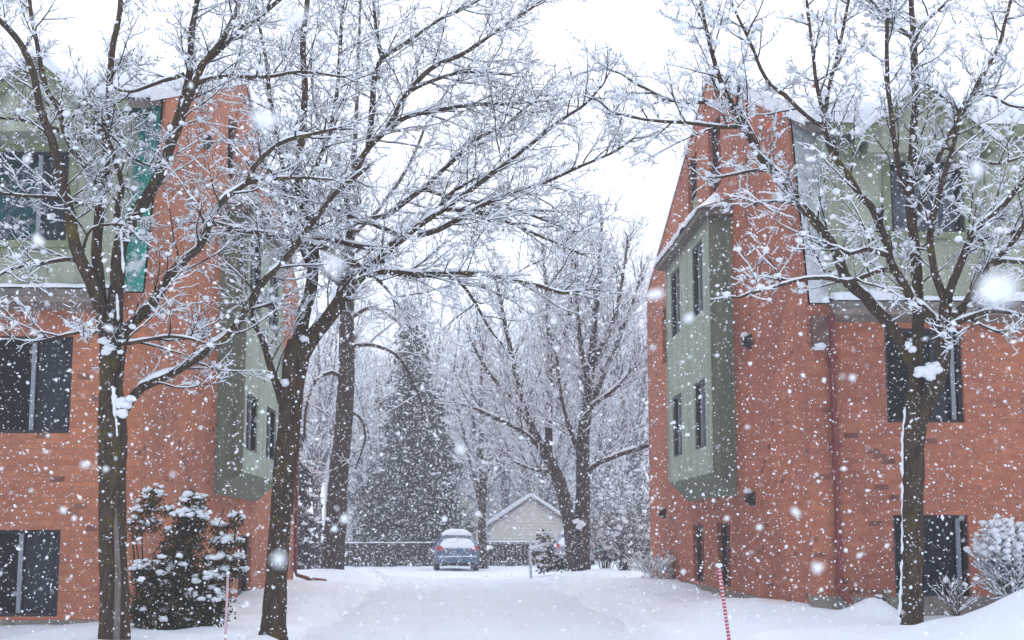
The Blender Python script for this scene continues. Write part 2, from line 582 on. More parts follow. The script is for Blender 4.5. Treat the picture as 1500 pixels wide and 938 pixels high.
# ------------------------------------------------------------------ buildings
def holed_panel(mb, outer, holes, to3, depth_to3, m=0):
    """flat wall face with openings; depth_to3(u, v) is the inner edge of the reveal"""
    loops = [outer] + holes
    flat = [p for lp in loops for p in lp]
    tris = tessellate_polygon([[Vector((u, v, 0)) for u, v in lp] for lp in loops])
    mb.add([to3(u, v) for u, v in flat], [tuple(t) for t in tris], m)
    for h in holes:
        n = len(h)
        for k in range(n):
            a, b = h[k], h[(k + 1) % n]
            mb.poly([to3(*a), to3(*b), depth_to3(*b), depth_to3(*a)], m)


def rect(u0, u1, v0, v1):
    return [(u0, v0), (u1, v0), (u1, v1), (u0, v1)]


def make_window(parent, fr, u0, u1, v0, v1, mull=(), curtains=(), bright=(), name='window', fw=0.05, sill=None, recess=0.09):
    """fr(u, v, w): u along the wall, v up, w outwards from the wall face"""
    w0 = -recess
    f = MB()
    f.box((u0, v0, w0 - .05), (u0 + fw, v1, w0 + .03), 0, fr); f.box((u1 - fw, v0, w0 - .05), (u1, v1, w0 + .03), 0, fr)
    f.box((u0 + fw, v0, w0 - .048), (u1 - fw, v0 + fw, w0 + .028), 0, fr); f.box((u0 + fw, v1 - fw, w0 - .048), (u1 - fw, v1, w0 + .028), 0, fr)
    for k in mull:
        f.box((k - .022, v0 + fw, w0 - .046), (k + .022, v1 - fw, w0 + .026), 1, fr)
    for k in bright:
        f.box((k - .03, v0 + fw, w0 - .03), (k + .03, v1 - fw, w0 + .034), 1, fr)
    # the dark room behind
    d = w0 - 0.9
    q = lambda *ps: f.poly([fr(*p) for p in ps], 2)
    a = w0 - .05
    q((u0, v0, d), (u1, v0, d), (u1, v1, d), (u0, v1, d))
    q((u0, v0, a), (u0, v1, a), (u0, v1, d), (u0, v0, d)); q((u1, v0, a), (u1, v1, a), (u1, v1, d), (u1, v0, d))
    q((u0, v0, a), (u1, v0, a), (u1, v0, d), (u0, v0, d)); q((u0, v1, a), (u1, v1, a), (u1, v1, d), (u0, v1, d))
    o = f.build(name, [M['frame'], M['bright_frame'], M['room']], parent)
    g = MB(); g.poly([fr(u, v, w0 - .012) for u, v in rect(u0 + fw, u1 - fw, v0 + fw, v1 - fw)])
    g.build('pane', M['glass'], o)
    for (c0, c1, mk) in curtains:
        c = MB()
        n = max(4, int((c1 - c0) / 0.045))
        for k in range(n):
            a0, a1 = c0 + (c1 - c0) * k / n, c0 + (c1 - c0) * (k + 1) / n
            dd = (0.02 if k % 2 else -0.02)
            c.poly([fr(a0, v0 + fw, w0 - .13 - dd), fr(a1, v0 + fw, w0 - .13 + dd), fr(a1, v1 - fw, w0 - .13 + dd), fr(a0, v1 - fw, w0 - .13 - dd)])
        c.build('curtain', M[mk], o)
    if sill:
        s = MB(); s.box((u0 - .06, v0 - .10, -.01), (u1 + .06, v0, sill), 0, fr)
        s.build('sill', M['trim_green'], o)
    return o


def drift(mb, x0, x1, yf, zf, m=0, n=60, h=0.14, wid=0.26, back=0.02):
    """snow lying on a ledge that runs along x; yf front edge, zf ledge top"""
    xs_ = np.linspace(x0, x1, n)
    ring = [(-.02, -.03), (-.03, .35), (.12, .8), (.45, 1.0), (.85, .95), (1.0, .2), (1.0, 0)]
    V = []
    for x in xs_:
        hh = h * (0.75 + 0.5 * noise.noise((x * 1.7, yf, 3.1)) + 0.2 * noise.noise((x * 6, yf, 1)))
        fo = 0.03 * noise.noise((x * 3, 8, yf))
        for (t, s) in ring:
            V.append((x, yf + t * wid + (fo if t < .3 else 0), zf + s * hh))
    k = len(ring); F = []
    for i_ in range(n - 1):
        for q in range(k - 1):
            F.append((i_ * k + q, i_ * k + q + 1, (i_ + 1) * k + q + 1, (i_ + 1) * k + q))
    mb.add(V, F, m, True)
    mb.poly(V[:k][::-1], m); mb.poly(V[-k:], m)


def building(s, xp, yf, ridge, back, zb, label):
    """s = +1: stands right of the drive, -1: left. xp = plane of the gable wall, yf = plane of the front"""
    root = thing('apartment_building', (xp + s * 6, yf + 8, 0), label, 'building', 'brick apartment buildings either side of the drive')
    L = 15.0
    xe = xp + s * L
    X = lambda t: xp + s * t                       # t metres from the gable wall into the building
    yr, zr = ridge; yk, zk = back
    ze, zt, yt = 4.82, 8.02, yf + 0.8
    slope = (zr - zt) / (yr - yt)
    # --- gable wall with its openings
    outer = [(yf, zb), (yk, zb), (yk, zk), (yr, zr), (yt, zt), (yf, ze)]
    dy = 0.0 if s > 0 else 0.35
    gw = {}
    if s > 0:
        low = [(25.98, 27.3, 0.40, 1.61), (28.8, 30.1, 0.40, 1.60)]
        top = [(26.15, 27.45, 8.3, 9.72), (28.8, 29.95, 8.3, 9.72)]
        oth = [(33.15, 34.05, 5.65, 7.03)]
    else:
        low = [(28.45, 30.2, 0.12, 1.38), (25.7, 26.9, 0.12, 1.38)]
        top = [(25.8, 26.9, 8.3, 9.55), (28.6, 29.8, 8.3, 9.55)]
        oth = [(33.4, 34.4, 5.65, 7.03)]
    holes = [rect(*h) for h in low + top + oth]
    mb = MB()
    holed_panel(mb, outer, holes, lambda u, v: (X(0), u, v), lambda u, v: (X(.14), u, v))
    n = len(outer)
    for k in range(n):
        a, b = outer[k], outer[(k + 1) % n]
        mb.poly([(X(0), *a), (X(0), *b), (X(.04), *b), (X(.04), *a)])
    gwall = mb.build('gable_wall', M['brick_right' if s > 0 else 'brick_left'], root)
    fg = lambda u, v, w: (xp - s * w, u, v)
    for h in low:
        make_window(root, fg, *h, fw=.04, recess=.12, curtains=[] if s > 0 else [])
    for h in top:
        w = make_window(root, fg, *h, fw=.045, recess=.12)
    for h in oth:
        make_window(root, fg, *h, fw=.045, recess=.12)
    # green spandrel panel under each top window, down to the bay roof
    for h in top[1:]:
        p = MB(); p.box((h[0] + .05, h[2] + .05, -.10), (h[1] - .05, h[2] + .55, -.085), 0, fg)
        p.build('spandrel_panel', M['trim_green'], root)
    # --- foundation
    zf = zb + 0.0
    top_f = 0.50 if s > 0 else 0.22
    f = MB()
    f.box((min(X(-.012), xe), yf - .012, -0.6), (max(X(-.012), xe), yf + .3, top_f))
    f.box((min(X(-.013), X(.2)), yf + .3, -0.6), (max(X(-.013), X(.2)), yk, top_f - 0.16))
    f.build('foundation', M['concrete'], root)
    # --- front brick wall
    ff = lambda u, v, w: (u, yf - w, v)
    if s > 0:
        wins = [(6.43, 7.60, 3.05, 4.47), (6.46, 7.58, 0.42, 1.68), (10.2, 11.6, 3.05, 4.47), (10.2, 11.6, .42, 1.68)]
    else:
        wins = [(-7.1, -5.42, 2.81, 4.19), (-7.1, -5.48, 0.27, 1.46), (-11.5, -10, 2.81, 4.19), (-11.5, -10, 0.27, 1.46)]
    fo = [(X(.04), zb), (xe, zb), (xe, ze), (X(.04), ze)]
    mb = MB()
    holed_panel(mb, fo, [rect(*h) for h in wins], lambda u, v: (u, yf, v), lambda u, v: (u, yf + .12, v))
    mb.build('front_wall', M['brick_right' if s > 0 else 'brick_left'], root)
    for k, h in enumerate(wins):
        if s > 0:
            make_window(root, ff, *h, bright=(h[1] - .13,), recess=.11,
                        curtains=[(h[0] + .5, h[1] - .15, 'curtain_dim')] if k % 2 else [(h[0] + .75, h[1] - .2, 'curtain_dim')])
        else:
            mid = h[1] - .56
            make_window(root, ff, *h, bright=(mid,), recess=.11, curtains=[(mid + .03, h[1] - .06, 'curtain_dim')])
    # far walls close the box
    mb = MB()
    mb.poly([(X(.3), yk, zb), (xe, yk, zb), (xe, yk, zk), (X(.3), yk, zk)])
    mb.poly([(xe, yf, zb), (xe, yk, zb), (xe, yk, zk), (xe, yr, zr), (xe, yt, zt), (xe, yf, ze)])
    mb.build('rear_wall', M['brick_right' if s > 0 else 'brick_left'], root)
    # --- lower eave with its snow
    ey = yf - .30
    e = MB()
    e.prism([(X(.36), ey, ze - .02), (X(.36), ey, ze - .19), (X(.36), yf - .003, ze - .27), (X(.36), yf - .003, ze + .10), (X(.36), ey + .06, ze + .03)], (s * (L - .36), 0, 0), 0)
    e.prism([(X(.36), ey - .02, ze - .005), (X(.36), ey - .02, ze - .10), (X(.36), ey - .002, ze - .10), (X(.36), ey - .002, ze - .005)], (s * (L - .36), 0, 0), 1)
    eo = e.build('eave', [M['soffit'], M['trim_grey']], root)
    sn = MB(); drift(sn, X(.36), xe, ey - .01, ze + .02, h=.17 if s > 0 else .10, wid=.33, n=220)
    sn.build('snow', M['snow'], eo)
    # --- steep metal strip next to the gable, and under the dormer
    a0, a1 = (X(.063), yf - .012, ze + .02), (X(.063), yt - .012, zt - .02)
    mn = MB()
    mn.poly([a0, (xe, a0[1], a0[2]), (xe, a1[1], a1[2]), a1])
    mn.build('mansard_roof', M['greymetal'] if s > 0 else M['teal'], root)
    # --- green top storey, upright, in front of the steep roof
    dx = X(.36)
    dyf = yf - .035
    zd = 7.50
    if s > 0: dw = [(6.59, 7.71, 5.92, 7.26), (10.2, 11.6, 5.92, 7.26)]
    else: dw = [(-7.3, -5.57, 5.55, 6.88), (-11.5, -10, 5.55, 6.88)]
    mb = MB()
    holed_panel(mb, [(dx, ze - .02), (xe, ze - .02), (xe, zd), (dx, zd)], [rect(*h) for h in dw], lambda u, v: (u, dyf, v), lambda u, v: (u, dyf + .09, v), 0)
    mb.poly([(dx, dyf, ze - .02), (dx, dyf + .9, ze - .02), (dx, dyf + .9, zd), (dx, dyf, zd)], 1)
    mb.build('green_storey_wall', [M['green'], M['bay_green']], root)
    fd = lambda u, v, w: (u, dyf - w, v)
    for h in dw:
        mid = h[1] - .42
        make_window(root, fd, *h, bright=(mid,), recess=.07, sill=.10, curtains=[(mid + .02, h[1] - .06, 'curtain_dim' if s < 0 else 'curtain')])
        tr = MB()
        for c0, c1 in ((h[0] - .12, h[0] - .003), (h[1] + .003, h[1] + .12)):
            tr.box((c0, h[2] - .0, 0.001), (c1, h[3] + .1, .028), 0, fd)
        tr.box((h[0] - .003, h[3] + .003, 0.001), (h[1] + .003, h[3] + .1, .026), 0, fd)
        tr.build('window_trim', M['trim_green'], root)
    tr = MB()
    tr.box((dx - .002 * s, ze + .12, .001), (dx + s * .10, zd - .02, .03), 0, fd)
    tr.build('corner_board', M['green'], root)
    if s > 0:
        tr = MB()
        tr.box((8.05, ze + .12, .001), (8.17, zd - .02, .03), 0, fd)
        tr.build('corner_board', M['green'], root)
    # --- main roof with a thick layer of snow
    rf = yf - .28
    zfe = zt - slope * (yt - rf)
    ro = MB()
    ro.prism([(X(.065), rf, zfe), (X(.065), yr, zr - .03), (X(.065), yk + .25, zk - .08), (X(.065), yk + .25, zk - .22), (X(.065), yr, zr - .2), (X(.065), rf, zfe - .16)], (s * (L - .065), 0, 0))
    roof = ro.build('roof', M['trim_grey'], root)
    fa = MB()
    fa.box((min(X(.31), xe), rf - .035, zfe - .20), (max(X(.31), xe), rf - .004, zfe - .0))
    fa.build('fascia', M['trim_green'], roof)
    n1, n2 = 150, 40
    V = []
    us = np.linspace(-.02, L, n1)
    prof = [(rf - .06, zfe - .02), (rf - .10, zfe + .12), (rf - .02, zfe + .30)]
    for t in np.linspace(0.03, 1, 16): prof.append((rf + (yr - rf) * t, zfe + (zr - zfe) * t + .34))
    for t in np.linspace(0.06, 1, 10): prof.append((yr + (yk + .25 - yr) * t, zr + (zk - zr) * t + .34 - .22 * min(1, t * 3)))
    prof += [(yk + .34, zk + .02), (yk + .32, zk - .08)]
    for u in us:
        for k, (py, pz) in enumerate(prof):
            amp = 0.05 if 2 < k else 0.025
            q = noise.noise((u * .8, py * .6, s)) + .5 * noise.noise((u * 2.5, py * 2, s + 4))
            V.append((X(u), py + (0.03 * q if k < 3 else 0), pz + amp * q - (0.12 if u < .1 and 0 < k < len(prof) - 1 else 0)))
    k = len(prof)
    F = [(a * k + b, a * k + b + 1, (a + 1) * k + b + 1, (a + 1) * k + b) for a in range(n1 - 1) for b in range(k - 1)]
    sn = MB(); sn.add(V, F, 0, True)
    under = lambda y: (zfe + slope * (y - rf)) if y < yr else (zr + (zk - zr) * (y - yr) / (yk - yr))
    for row in (V[:k], V[-k:]):                     # close the ends down to the roof, not across the gable
        for a in range(k - 1):
            p, q = row[a], row[a + 1]
            sn.poly([p, q, (q[0], q[1], min(q[2], under(q[1]) - .05)), (p[0], p[1], min(p[2], under(p[1]) - .05))])
    sn.build('snow', M['snow'], roof)
    # rake cap on the gable
    # --- small cross gable over the top window
    cx = 6.96 if s > 0 else -5.97
    hw, za, zl = 0.95, 8.10, 7.30
    gy = yf - .46
    cg = MB()
    cg.prism([(cx - hw * .86, gy, zl - .25), (cx + hw * .86, gy, zl - .25), (cx + hw * .86, gy, zl + .05), (cx, gy, za - .05), (cx - hw * .86, gy, zl + .05)], (0, 2.2, 0), 0)
    cgo = cg.build('cross_gable', M['green'], root)
    rk = MB()
    for q in (-1, 1):
        p0 = Vector((cx, gy - .14, za)); p1 = Vector((cx + q * hw * 1.12, gy - .14, zl - .12))
        rk.prism([p0, p1, p1 + Vector((0, 0, -.13)), p0 + Vector((0, 0, -.15))], (0, 2.3, 0))
    rk.build('rake_board', M['trim_green'], cgo)
    sn = MB()
    for q in (-1, 1):
        V = []
        ring = [(-.06, -.02), (-.08, .10), (.02, .19), (.5, .24), (1.6, .28), (2.3, .2)]
        for t in np.linspace(0, 1, 16):
            px_, pz_ = cx + q * (hw * 1.15) * t, za + (zl - .12 - za) * t
            w_ = .8 + .4 * noise.noise((px_ * 3, s, 2))
            for (yy, hh) in ring:
                V.append((px_ + q * (.04 if t == 1 else 0), gy - .14 + yy, pz_ + .006 + hh * w_ * (0.75 if t > .97 else 1)))
        kk = len(ring)
        sn.add(V, [(a * kk + b, a * kk + b + 1, (a + 1) * kk + b + 1, (a + 1) * kk + b) for a in range(15) for b in range(kk - 1)], 0, True)
    sn.build('snow', M['snow'], cgo)
    # --- the green bay on the gable wall
    d = .43 if s > 0 else .50
    b0, b1 = (25.3, 30.55) if s > 0 else (25.4, 30.7)
    zb0, zb1, zu = 2.54, 7.42, 2.12
    if s > 0: bw = [(26.0, 27.2, 3.07, 4.40), (28.75, 29.95, 3.07, 4.40), (26.05, 27.2, 5.72, 7.16), (28.75, 29.95, 5.72, 7.16)]
    else: bw = [(25.75, 27.2, 2.98, 4.06), (28.5, 30.0, 2.98, 4.06), (25.75, 27.2, 5.72, 7.1), (28.5, 30.0, 5.72, 7.1)]
    bay = MB()
    XB = lambda t: xp - s * t
    holed_panel(bay, [(b0, zb0), (b1, zb0), (b1, zb1), (b0, zb1)], [rect(*h) for h in bw], lambda u, v: (XB(d), u, v), lambda u, v: (XB(d - .1), u, v))
    for yy in (b0, b1):                              # the cheeks and the underside take a darker green than the long face
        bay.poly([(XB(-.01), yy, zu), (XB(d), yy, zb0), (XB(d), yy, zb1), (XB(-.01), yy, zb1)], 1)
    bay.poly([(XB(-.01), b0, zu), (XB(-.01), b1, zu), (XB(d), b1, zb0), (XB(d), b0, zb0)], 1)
    cb = .07
    for yy in (b0, b1 - cb):
        cbd = MB()
        cbd.box((min(XB(d + .001), XB(d + .02)), yy, zb0 + .02), (max(XB(d + .001), XB(d + .02)), yy + cb, zb1 - .02)); cbd.build('bay_corner_board', M['bay_green'], root)
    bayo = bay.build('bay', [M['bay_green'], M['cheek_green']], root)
    fb = lambda u, v, w: (XB(d + w), u, v)
    for h in bw:
        cu = [((h[0] + h[1]) / 2 - .02, (h[0] + h[1]) / 2 + .42, 'curtain')] if s < 0 else []
        make_window(root, fb, *h, name='bay_window', fw=.05, recess=.06, bright=(), mull=((h[0] + h[1]) / 2,), curtains=cu)
    br = MB()
    oh = .20
    br.prism([(XB(-.05), b0 - oh, zb1 - .01), (XB(d + oh), b0 - oh, zb1 - .01), (XB(d + oh), b0 - oh, zb1 + .13), (XB(-.05), b0 - oh, zb1 + .34)], (0, b1 - b0 + 2 * oh, 0), 0)
    bro = br.build('bay_roof', M['trim_grey'], root)
    sn = MB()
    ring = [(d + oh + .03, .10), (d + oh + .05, .20), (d * .98, .36), (d * .55, .56), (.1, .46), (-.02, .36)]
    V = []
    ts = np.linspace(0, 1, 40)
    for t in ts:
        yy = b0 - oh - .04 + (b1 - b0 + 2 * oh + .08) * t
        e_ = min(1, .34 + min(t, 1 - t) * 7)
        for (w_, h_) in ring:
            q = .04 * noise.noise((yy * 1.5, w_ * 3, s))
            V.append((XB(w_ + (q if w_ > .1 else 0)), yy, zb1 + .03 + (h_ - .03 + q) * (e_ if h_ > .15 else 1)))
    kk = len(ring)
    sn.add(V, [(a * kk + b, a * kk + b + 1, (a + 1) * kk + b + 1, (a + 1) * kk + b) for a in range(39) for b in range(kk - 1)], 0, True)
    sn.poly(V[:kk]); sn.poly(V[-kk:][::-1])
    sn.build('snow', M['snow'], bro)
    # --- vent hoods
    vs = [(23.8, 4.8), (23.85, 2.03), (34.0, 1.92)] if s > 0 else [(23.3, 8.2), (23.4, 4.9)]
    for (yy, zz) in vs:
        v = MB()
        w_ = .10
        v.prism([(XB(-.01), yy - w_, zz - .13), (XB(.05), yy - w_, zz - .13), (XB(.17), yy - w_, zz - .05), (XB(.15), yy - w_, zz + .05), (XB(-.01), yy - w_, zz + .12)], (0, 2 * w_, 0))
        vo = v.build('vent', M['vent'], root)
        bv, bf = blobs([(XB(.09), yy, zz + .11)], [.085], .6, .3, 2)
        arr_mesh('snow', bv, bf, M['snow'], vo)
    # --- downspouts
    if s > 0:
        dsp = MB()
        x0 = X(.37)
        pts = [(x0 - .04, ey + .06, ze - .19), (x0 - .02, yf - .06, ze - .55), (x0, yf - .07, 3.0), (x0, yf - .07, .62), (x0 + .05, yf - .10, .50), (x0 + .16, yf - .26, .36), (x0 + .2, yf - .33, .33)]
        dsp.tube([Vector(p) for p in pts], [.046] * 7, 8)
        for zz in (1.3, 2.7, 4.0):
            dsp.box((x0 - .075, yf - .10, zz), (x0 + .075, yf - .004, zz + .03))
        dsp.build('downspout', M['red_metal'], root)
        cbx = MB(); cbx.box((X(.06), yf - .16, 4.16), (X(.30), yf - .004, 4.62)); co = cbx.build('conductor_box', M['box_paint'], root)
        bv, bf = blobs([(X(.16), yf - .13, 4.16)], [.10], .6, .25, 2)
        arr_mesh('snow', bv, bf, M['snow'], co)
    else:
        dsp = MB()
        pts = [(XB(.07), yk - .25, zk - .4), (XB(.07), yk - .25, .42), (XB(.12), yk - .28, .30), (XB(.5), yk - .5, .2), (XB(.95), yk - .6, .15)]
        dsp.tube([Vector(p) for p in pts], [.05] * 5, 8)
        dsp.build('downspout', M['red_metal'], root)
    return root


building(1, 5.25, 20.0, (27.5, 10.85), (36.75, 7.95), -0.35, 'brick apartment building right of the drive with a red downspout near its corner')
building(-1, -4.40, 19.45, (27.75, 10.78), (38.2, 8.1), -0.35, 'brick apartment building left of the drive with a teal metal strip beside its gable')


# ------------------------------------------------------------------ trees
def smooth_line(pts, rad, step):
    """Catmull-Rom through pts (Vectors), resampled"""
    P = [2 * pts[0] - pts[1]] + pts + [2 * pts[-1] - pts[-2]]
    out, rr = [], []
    for i_ in range(1, len(P) - 2):
        a, b, c, d_ = P[i_ - 1], P[i_], P[i_ + 1], P[i_ + 2]
        n = max(1, int((c - b).length / step))
        for k in range(n):
            t = k / n
            out.append(0.5 * ((2 * b) + (c - a) * t + (2 * a - 5 * b + 4 * c - d_) * t * t + (3 * b - a - 3 * c + d_) * t ** 3))
            rr.append(rad[i_ - 1] * (1 - t) + rad[i_] * t)
    out.append(pts[-1]); rr.append(rad[-1])
    return out, rr


def rvec():
    while True:
        v = Vector((random.uniform(-1, 1), random.uniform(-1, 1), random.uniform(-1, 1)))
        if 0.05 < v.length < 1: return v.normalized()


def shoot(p, d, length, r0, r1, n, up, wig, out):
    pts, rad = [p.copy()], [r0]
    d = d.normalized()
    st = length / n
    for k in range(n):
        d = (d + rvec() * wig + Vector((0, 0, up))).normalized()
        p = p + d * st
        pts.append(p.copy()); rad.append(r0 + (r1 - r0) * (k + 1) / n)
    out.append((pts, rad))
    return pts, rad


def side_dir(t, ang):
    a = t.orthogonal()
    a.rotate(Matrix.Rotation(random.uniform(0, 6.283), 3, t))
    return (t * math.cos(ang) + a * math.sin(ang)).normalized()


def twigs_on(pts, rad, S, out, level=1, start=0.0):
    """side shoots along a limb, three orders deep"""
    sp, l0, l1, nseg = S['lv'][level - 1]
    tot = sum((pts[k + 1] - pts[k]).length for k in range(len(pts) - 1))
    acc, nxt = 0.0, tot * start + sp * random.uniform(.3, 1)
    for k in range(len(pts) - 1):
        seg = pts[k + 1] - pts[k]
        ln = seg.length
        if ln < 1e-6: continue
        while acc + ln > nxt:
            t = (nxt - acc) / ln
            p = pts[k] + seg * t
            r = rad[k] + (rad[k + 1] - rad[k]) * t
            f = nxt / tot
            tan = seg / ln
            pair = 2 if (level == 3 and random.random() < .5) else 1
            for _ in range(pair):
                dr = side_dir(tan, R_(random.uniform(*S['ang'])))
                dr.z += S['lift'] * random.uniform(.2, 1)
                if level == 1: dr.z = dr.z if dr.z > -0.25 else dr.z * 0.3
                length = random.uniform(l0, l1) * (1.15 - 0.55 * f)
                rr = max(min(r * .6, S['rmax'][level - 1]), S['rmin'] * 1.1)
                q, qr = shoot(p, dr, length, rr, S['rmin'], nseg, S['up'], S['wig'], out[level - 1])
                if level < len(S['lv']):
                    twigs_on(q, qr, S, out, level + 1, 0.12)
            nxt += sp * random.uniform(.55, 1.5)
        acc += ln
    # end shoots
    if level < len(S['lv']):
        sp2, a0, a1, ns = S['lv'][level]
        e = pts[-1] - pts[-2]
        for _ in range(2):
            q, qr = shoot(pts[-1], side_dir(e.normalized(), R_(22)), random.uniform(a0, a1), max(rad[-1] * .8, S['rmin']), S['rmin'], ns, S['up'], S['wig'], out[level])
            if level + 1 < len(S['lv']): twigs_on(q, qr, S, out, level + 2, .1)


def build_tree(root, limbs, S, mats, patches=(), strips=()):
    """limbs: list of (points, radii); makes trunk, crown and snow under root"""
    out = [[], [], []]
    for pts, rad, tw in limbs:
        if tw is not None: twigs_on(pts, rad, S, out, 1, tw)
    thick = [(p, r) for p, r, t in limbs]
    v, f = tubes(thick, S.get('sides', 9))
    # knobbly bark outline
    nv = np.array([noise.noise(Vector(q) * 5.0) for q in v])
    arr_mesh('trunk', v, f, M[mats[0]], root)
    allv, allf, off = [], [], 0
    for lv, sd in zip(out, (4, 3, 3)):
        if not lv: continue
        v, f = tubes(lv, sd)
        allv.append(v); allf.append(f + off); off += len(v)
    arr_mesh('crown', np.concatenate(allv), np.concatenate(allf), M[mats[1]], root)
    allv, allf, off = [], [], 0
    w, hp = S['snow']
    sets = [(snow_lines(thick, w * 1.3, hp * 1.2, .15), 6)]
    for k, lv in enumerate(out):
        if lv: sets.append((snow_lines(lv, w * (1, .85, .8)[k], hp * (.9, .45, .3)[k], .34), 4 if k < 2 else 3))
    if strips: sets.append((list(strips), 6))
    for st, sd in sets:
        if not st: continue
        v, f = tubes(st, sd)
        allv.append(v); allf.append(f + off); off += len(v)
    v = np.concatenate(allv); f = np.concatenate(allf)
    # clumps caught in the twig forks, as triangles turned into degenerate-free quads
    lv = out[1] if len(out[1]) else out[0]
    zs = [p[-1].z for p, r in lv]; zcut = min(zs) + (max(zs) - min(zs)) * S.get('zcut', 0)
    pick = [p for p, r in lv for _ in range(int(S.get('clump', .25) + random.random())) if p[-1].z >= zcut]
    cs = [tuple(p[random.randrange(len(p))] + Vector((0, 0, .012))) for p in pick]
    cs += [tuple(c) for c, r in patches]
    rs = [random.uniform(*S['crad']) for _ in pick] + [r for c, r in patches]
    sn = arr_mesh('snow', v, f, M['branch_snow'], root)
    if cs:
        bv, bf = blobs(cs, rs, .85, .30, 2 if len(cs) < 2500 else 1)
        tag(arr_mesh('snow_clumps', bv, bf, M['branch_snow'], root), kind='stuff')
    return out


def heap(px, py, D, r, n=6):
    c = at(px, py, D)
    return [(c + Vector((random.uniform(-1, 1) * r * .9, random.uniform(-.3, .3) * r, random.uniform(-.6, .5) * r)), r * random.uniform(.45, .8)) for _ in range(n)]


def px_limbs(D0, specs, step=.10):
    """limbs measured on the photograph, given real distance: each starts at the distance of the limb it leaves"""
    done, res = [], []
    for sp in specs:
        pts, r0, r1 = sp[0], sp[1], sp[2]
        dd = sp[3] if len(sp) > 3 else random.uniform(-1, 1)
        tw = sp[4] if len(sp) > 4 else 0.12
        if not done:
            ds = D0
        else:
            ds = min(done, key=lambda q: (q[0] - pts[0][0]) ** 2 + (q[1] - pts[0][1]) ** 2)[2]
        n = len(pts)
        P, Rd = [], []
        for i_, (x, y) in enumerate(pts):
            t = i_ / (n - 1)
            D = ds + dd * t
            wob = 0.05 * math.sin(i_ * 2.1 + x)
            P.append(at(x, y, D + wob))
            rp = r0[i_] if isinstance(r0, (list, tuple)) else r0 + (r1 - r0) * t
            Rd.append(rp * D / FPX * (.9 if done and tw is not None else 1))
            done.append((x, y, D))
        q, qr = smooth_line(P, Rd, step)
        # slight natural wander of limbs
        for k in range(1, len(q) - 1):
            a = noise.noise_vector(q[k] * 2.1) * min(.02, qr[k] * .5 + .004)
            q[k] = q[k] + a
            qr[k] *= 1 + .10 * noise.noise(q[k] * 6)
        res.append((q, qr, tw))
    return res


def trunk_snow(pts_px, D):
    return [(at(x, y, D), r) for x, y, r in pts_px]


S_near = dict(lv=[(.18, .45, 1.25, 6), (.095, .14, .46, 4), (.06, .04, .15, 2)], ang=(30, 68), lift=.28, up=.05, wig=.20, rmin=.0030,
              rmax=(.012, .0062, .0042), snow=(.0098, .007), clump=.35, crad=(.016, .042), sides=12)

# left foreground tree
specs = [
    ([(168, 985), (168, 930), (167, 880), (166, 800), (165, 700), (165, 640), (165, 600), (163, 560), (162, 520), (160, 480)], [25, 22, 20.5, 20, 19.5, 21, 20, 16, 16, 17], 0, 0, None),
    ([(156, 500), (150, 462), (139, 427), (113, 370), (104, 325), (93, 276), (84, 235), (75, 200), (61, 164), (48, 106), (31, 65), (0, 31), (-40, 0)], 12, 4, -.7, .3),
    ([(158, 500), (150, 450), (146, 420), (142, 370), (145, 310), (150, 280), (155, 249), (157, 188), (160, 137), (164, 75), (174, 34), (178, -10), (184, -70)], 10.5, 3.5, .6, .3),
    ([(166, 505), (168, 465), (170, 427), (174, 375), (184, 340), (205, 305), (225, 275), (243, 235), (253, 205), (262, 170), (270, 143), (280, 92), (280, 44), (287, 10), (300, -45)], 14, 4, .3, .3),
    ([(142, 276), (124, 245), (105, 214), (93, 189), (85, 157), (66, 125), (55, 70), (45, 20), (40, -30)], 6.5, 3, .5),
    ([(171, 330), (173, 300), (179, 273), (170, 242), (164, 217), (150, 185)], 6, 2.5, -.6),
    ([(243, 228), (259, 191), (283, 130), (297, 92), (324, 61), (345, 17), (360, -30)], 8, 3.5, -.7),
    ([(297, 92), (341, 55), (386, 20), (410, 0), (450, -30)], 5, 3, -.4),
    ([(283, 125), (310, 115), (358, 113), (400, 112), (440, 106), (505, 113)], 4, 1.8, -.5),
    ([(270, 109), (239, 118), (191, 135), (165, 128)], 4, 2, -.4),
    ([(165, 515), (180, 488), (205, 464), (225, 440), (249, 406), (275, 378), (290, 365), (304, 334), (314, 310), (331, 287), (362, 268), (372, 246), (409, 211), (454, 198), (495, 188)], 9.5, 2.5, -.5, .1),
    ([(362, 268), (400, 262), (437, 260), (490, 264)], 4, 1.5, .4),
    ([(166, 640), (178, 612), (193, 584), (208, 566), (230, 556), (256, 544), (285, 528), (307, 512), (341, 484), (368, 443), (392, 406), (412, 385), (427, 368), (457, 327), (478, 300), (500, 275), (535, 248)], 8.5, 3.6, .5, .12),
    ([(168, 503), (191, 503), (225, 497), (252, 493), (280, 497), (306, 505)], 3.8, 1.5, -.4),
    ([(175, 585), (178, 560), (181, 525), (188, 492), (196, 470)], 4, 1.5, -.2),
    ([(156, 490), (130, 486), (100, 490), (50, 500), (20, 497)], 3, 1.2, -.5),
    ([(136, 396), (108, 381), (71, 384), (22, 393), (-10, 410)], 4, 1.8, -.7),
    ([(126, 300), (104, 293), (82, 290), (40, 287), (-10, 283)], 4.2, 2, -.6),
    ([(85, 191), (61, 184), (34, 177), (-10, 172)], 4, 2, -.6),
    ([(118, 380), (135, 335), (180, 330), (205, 352)], 2.8, 1.3, -.5),
    ([(113, 218), (135, 190), (165, 200), (195, 232), (225, 245)], 3, 1.5, -.6),
]
root = thing('bare_tree', tuple(at(168, 960, 16.3).to_2d()) + (0.1,), 'thick bare tree in front of the left brick wall, its trunk leaving the bottom edge', 'tree', 'bare trees along the drive')
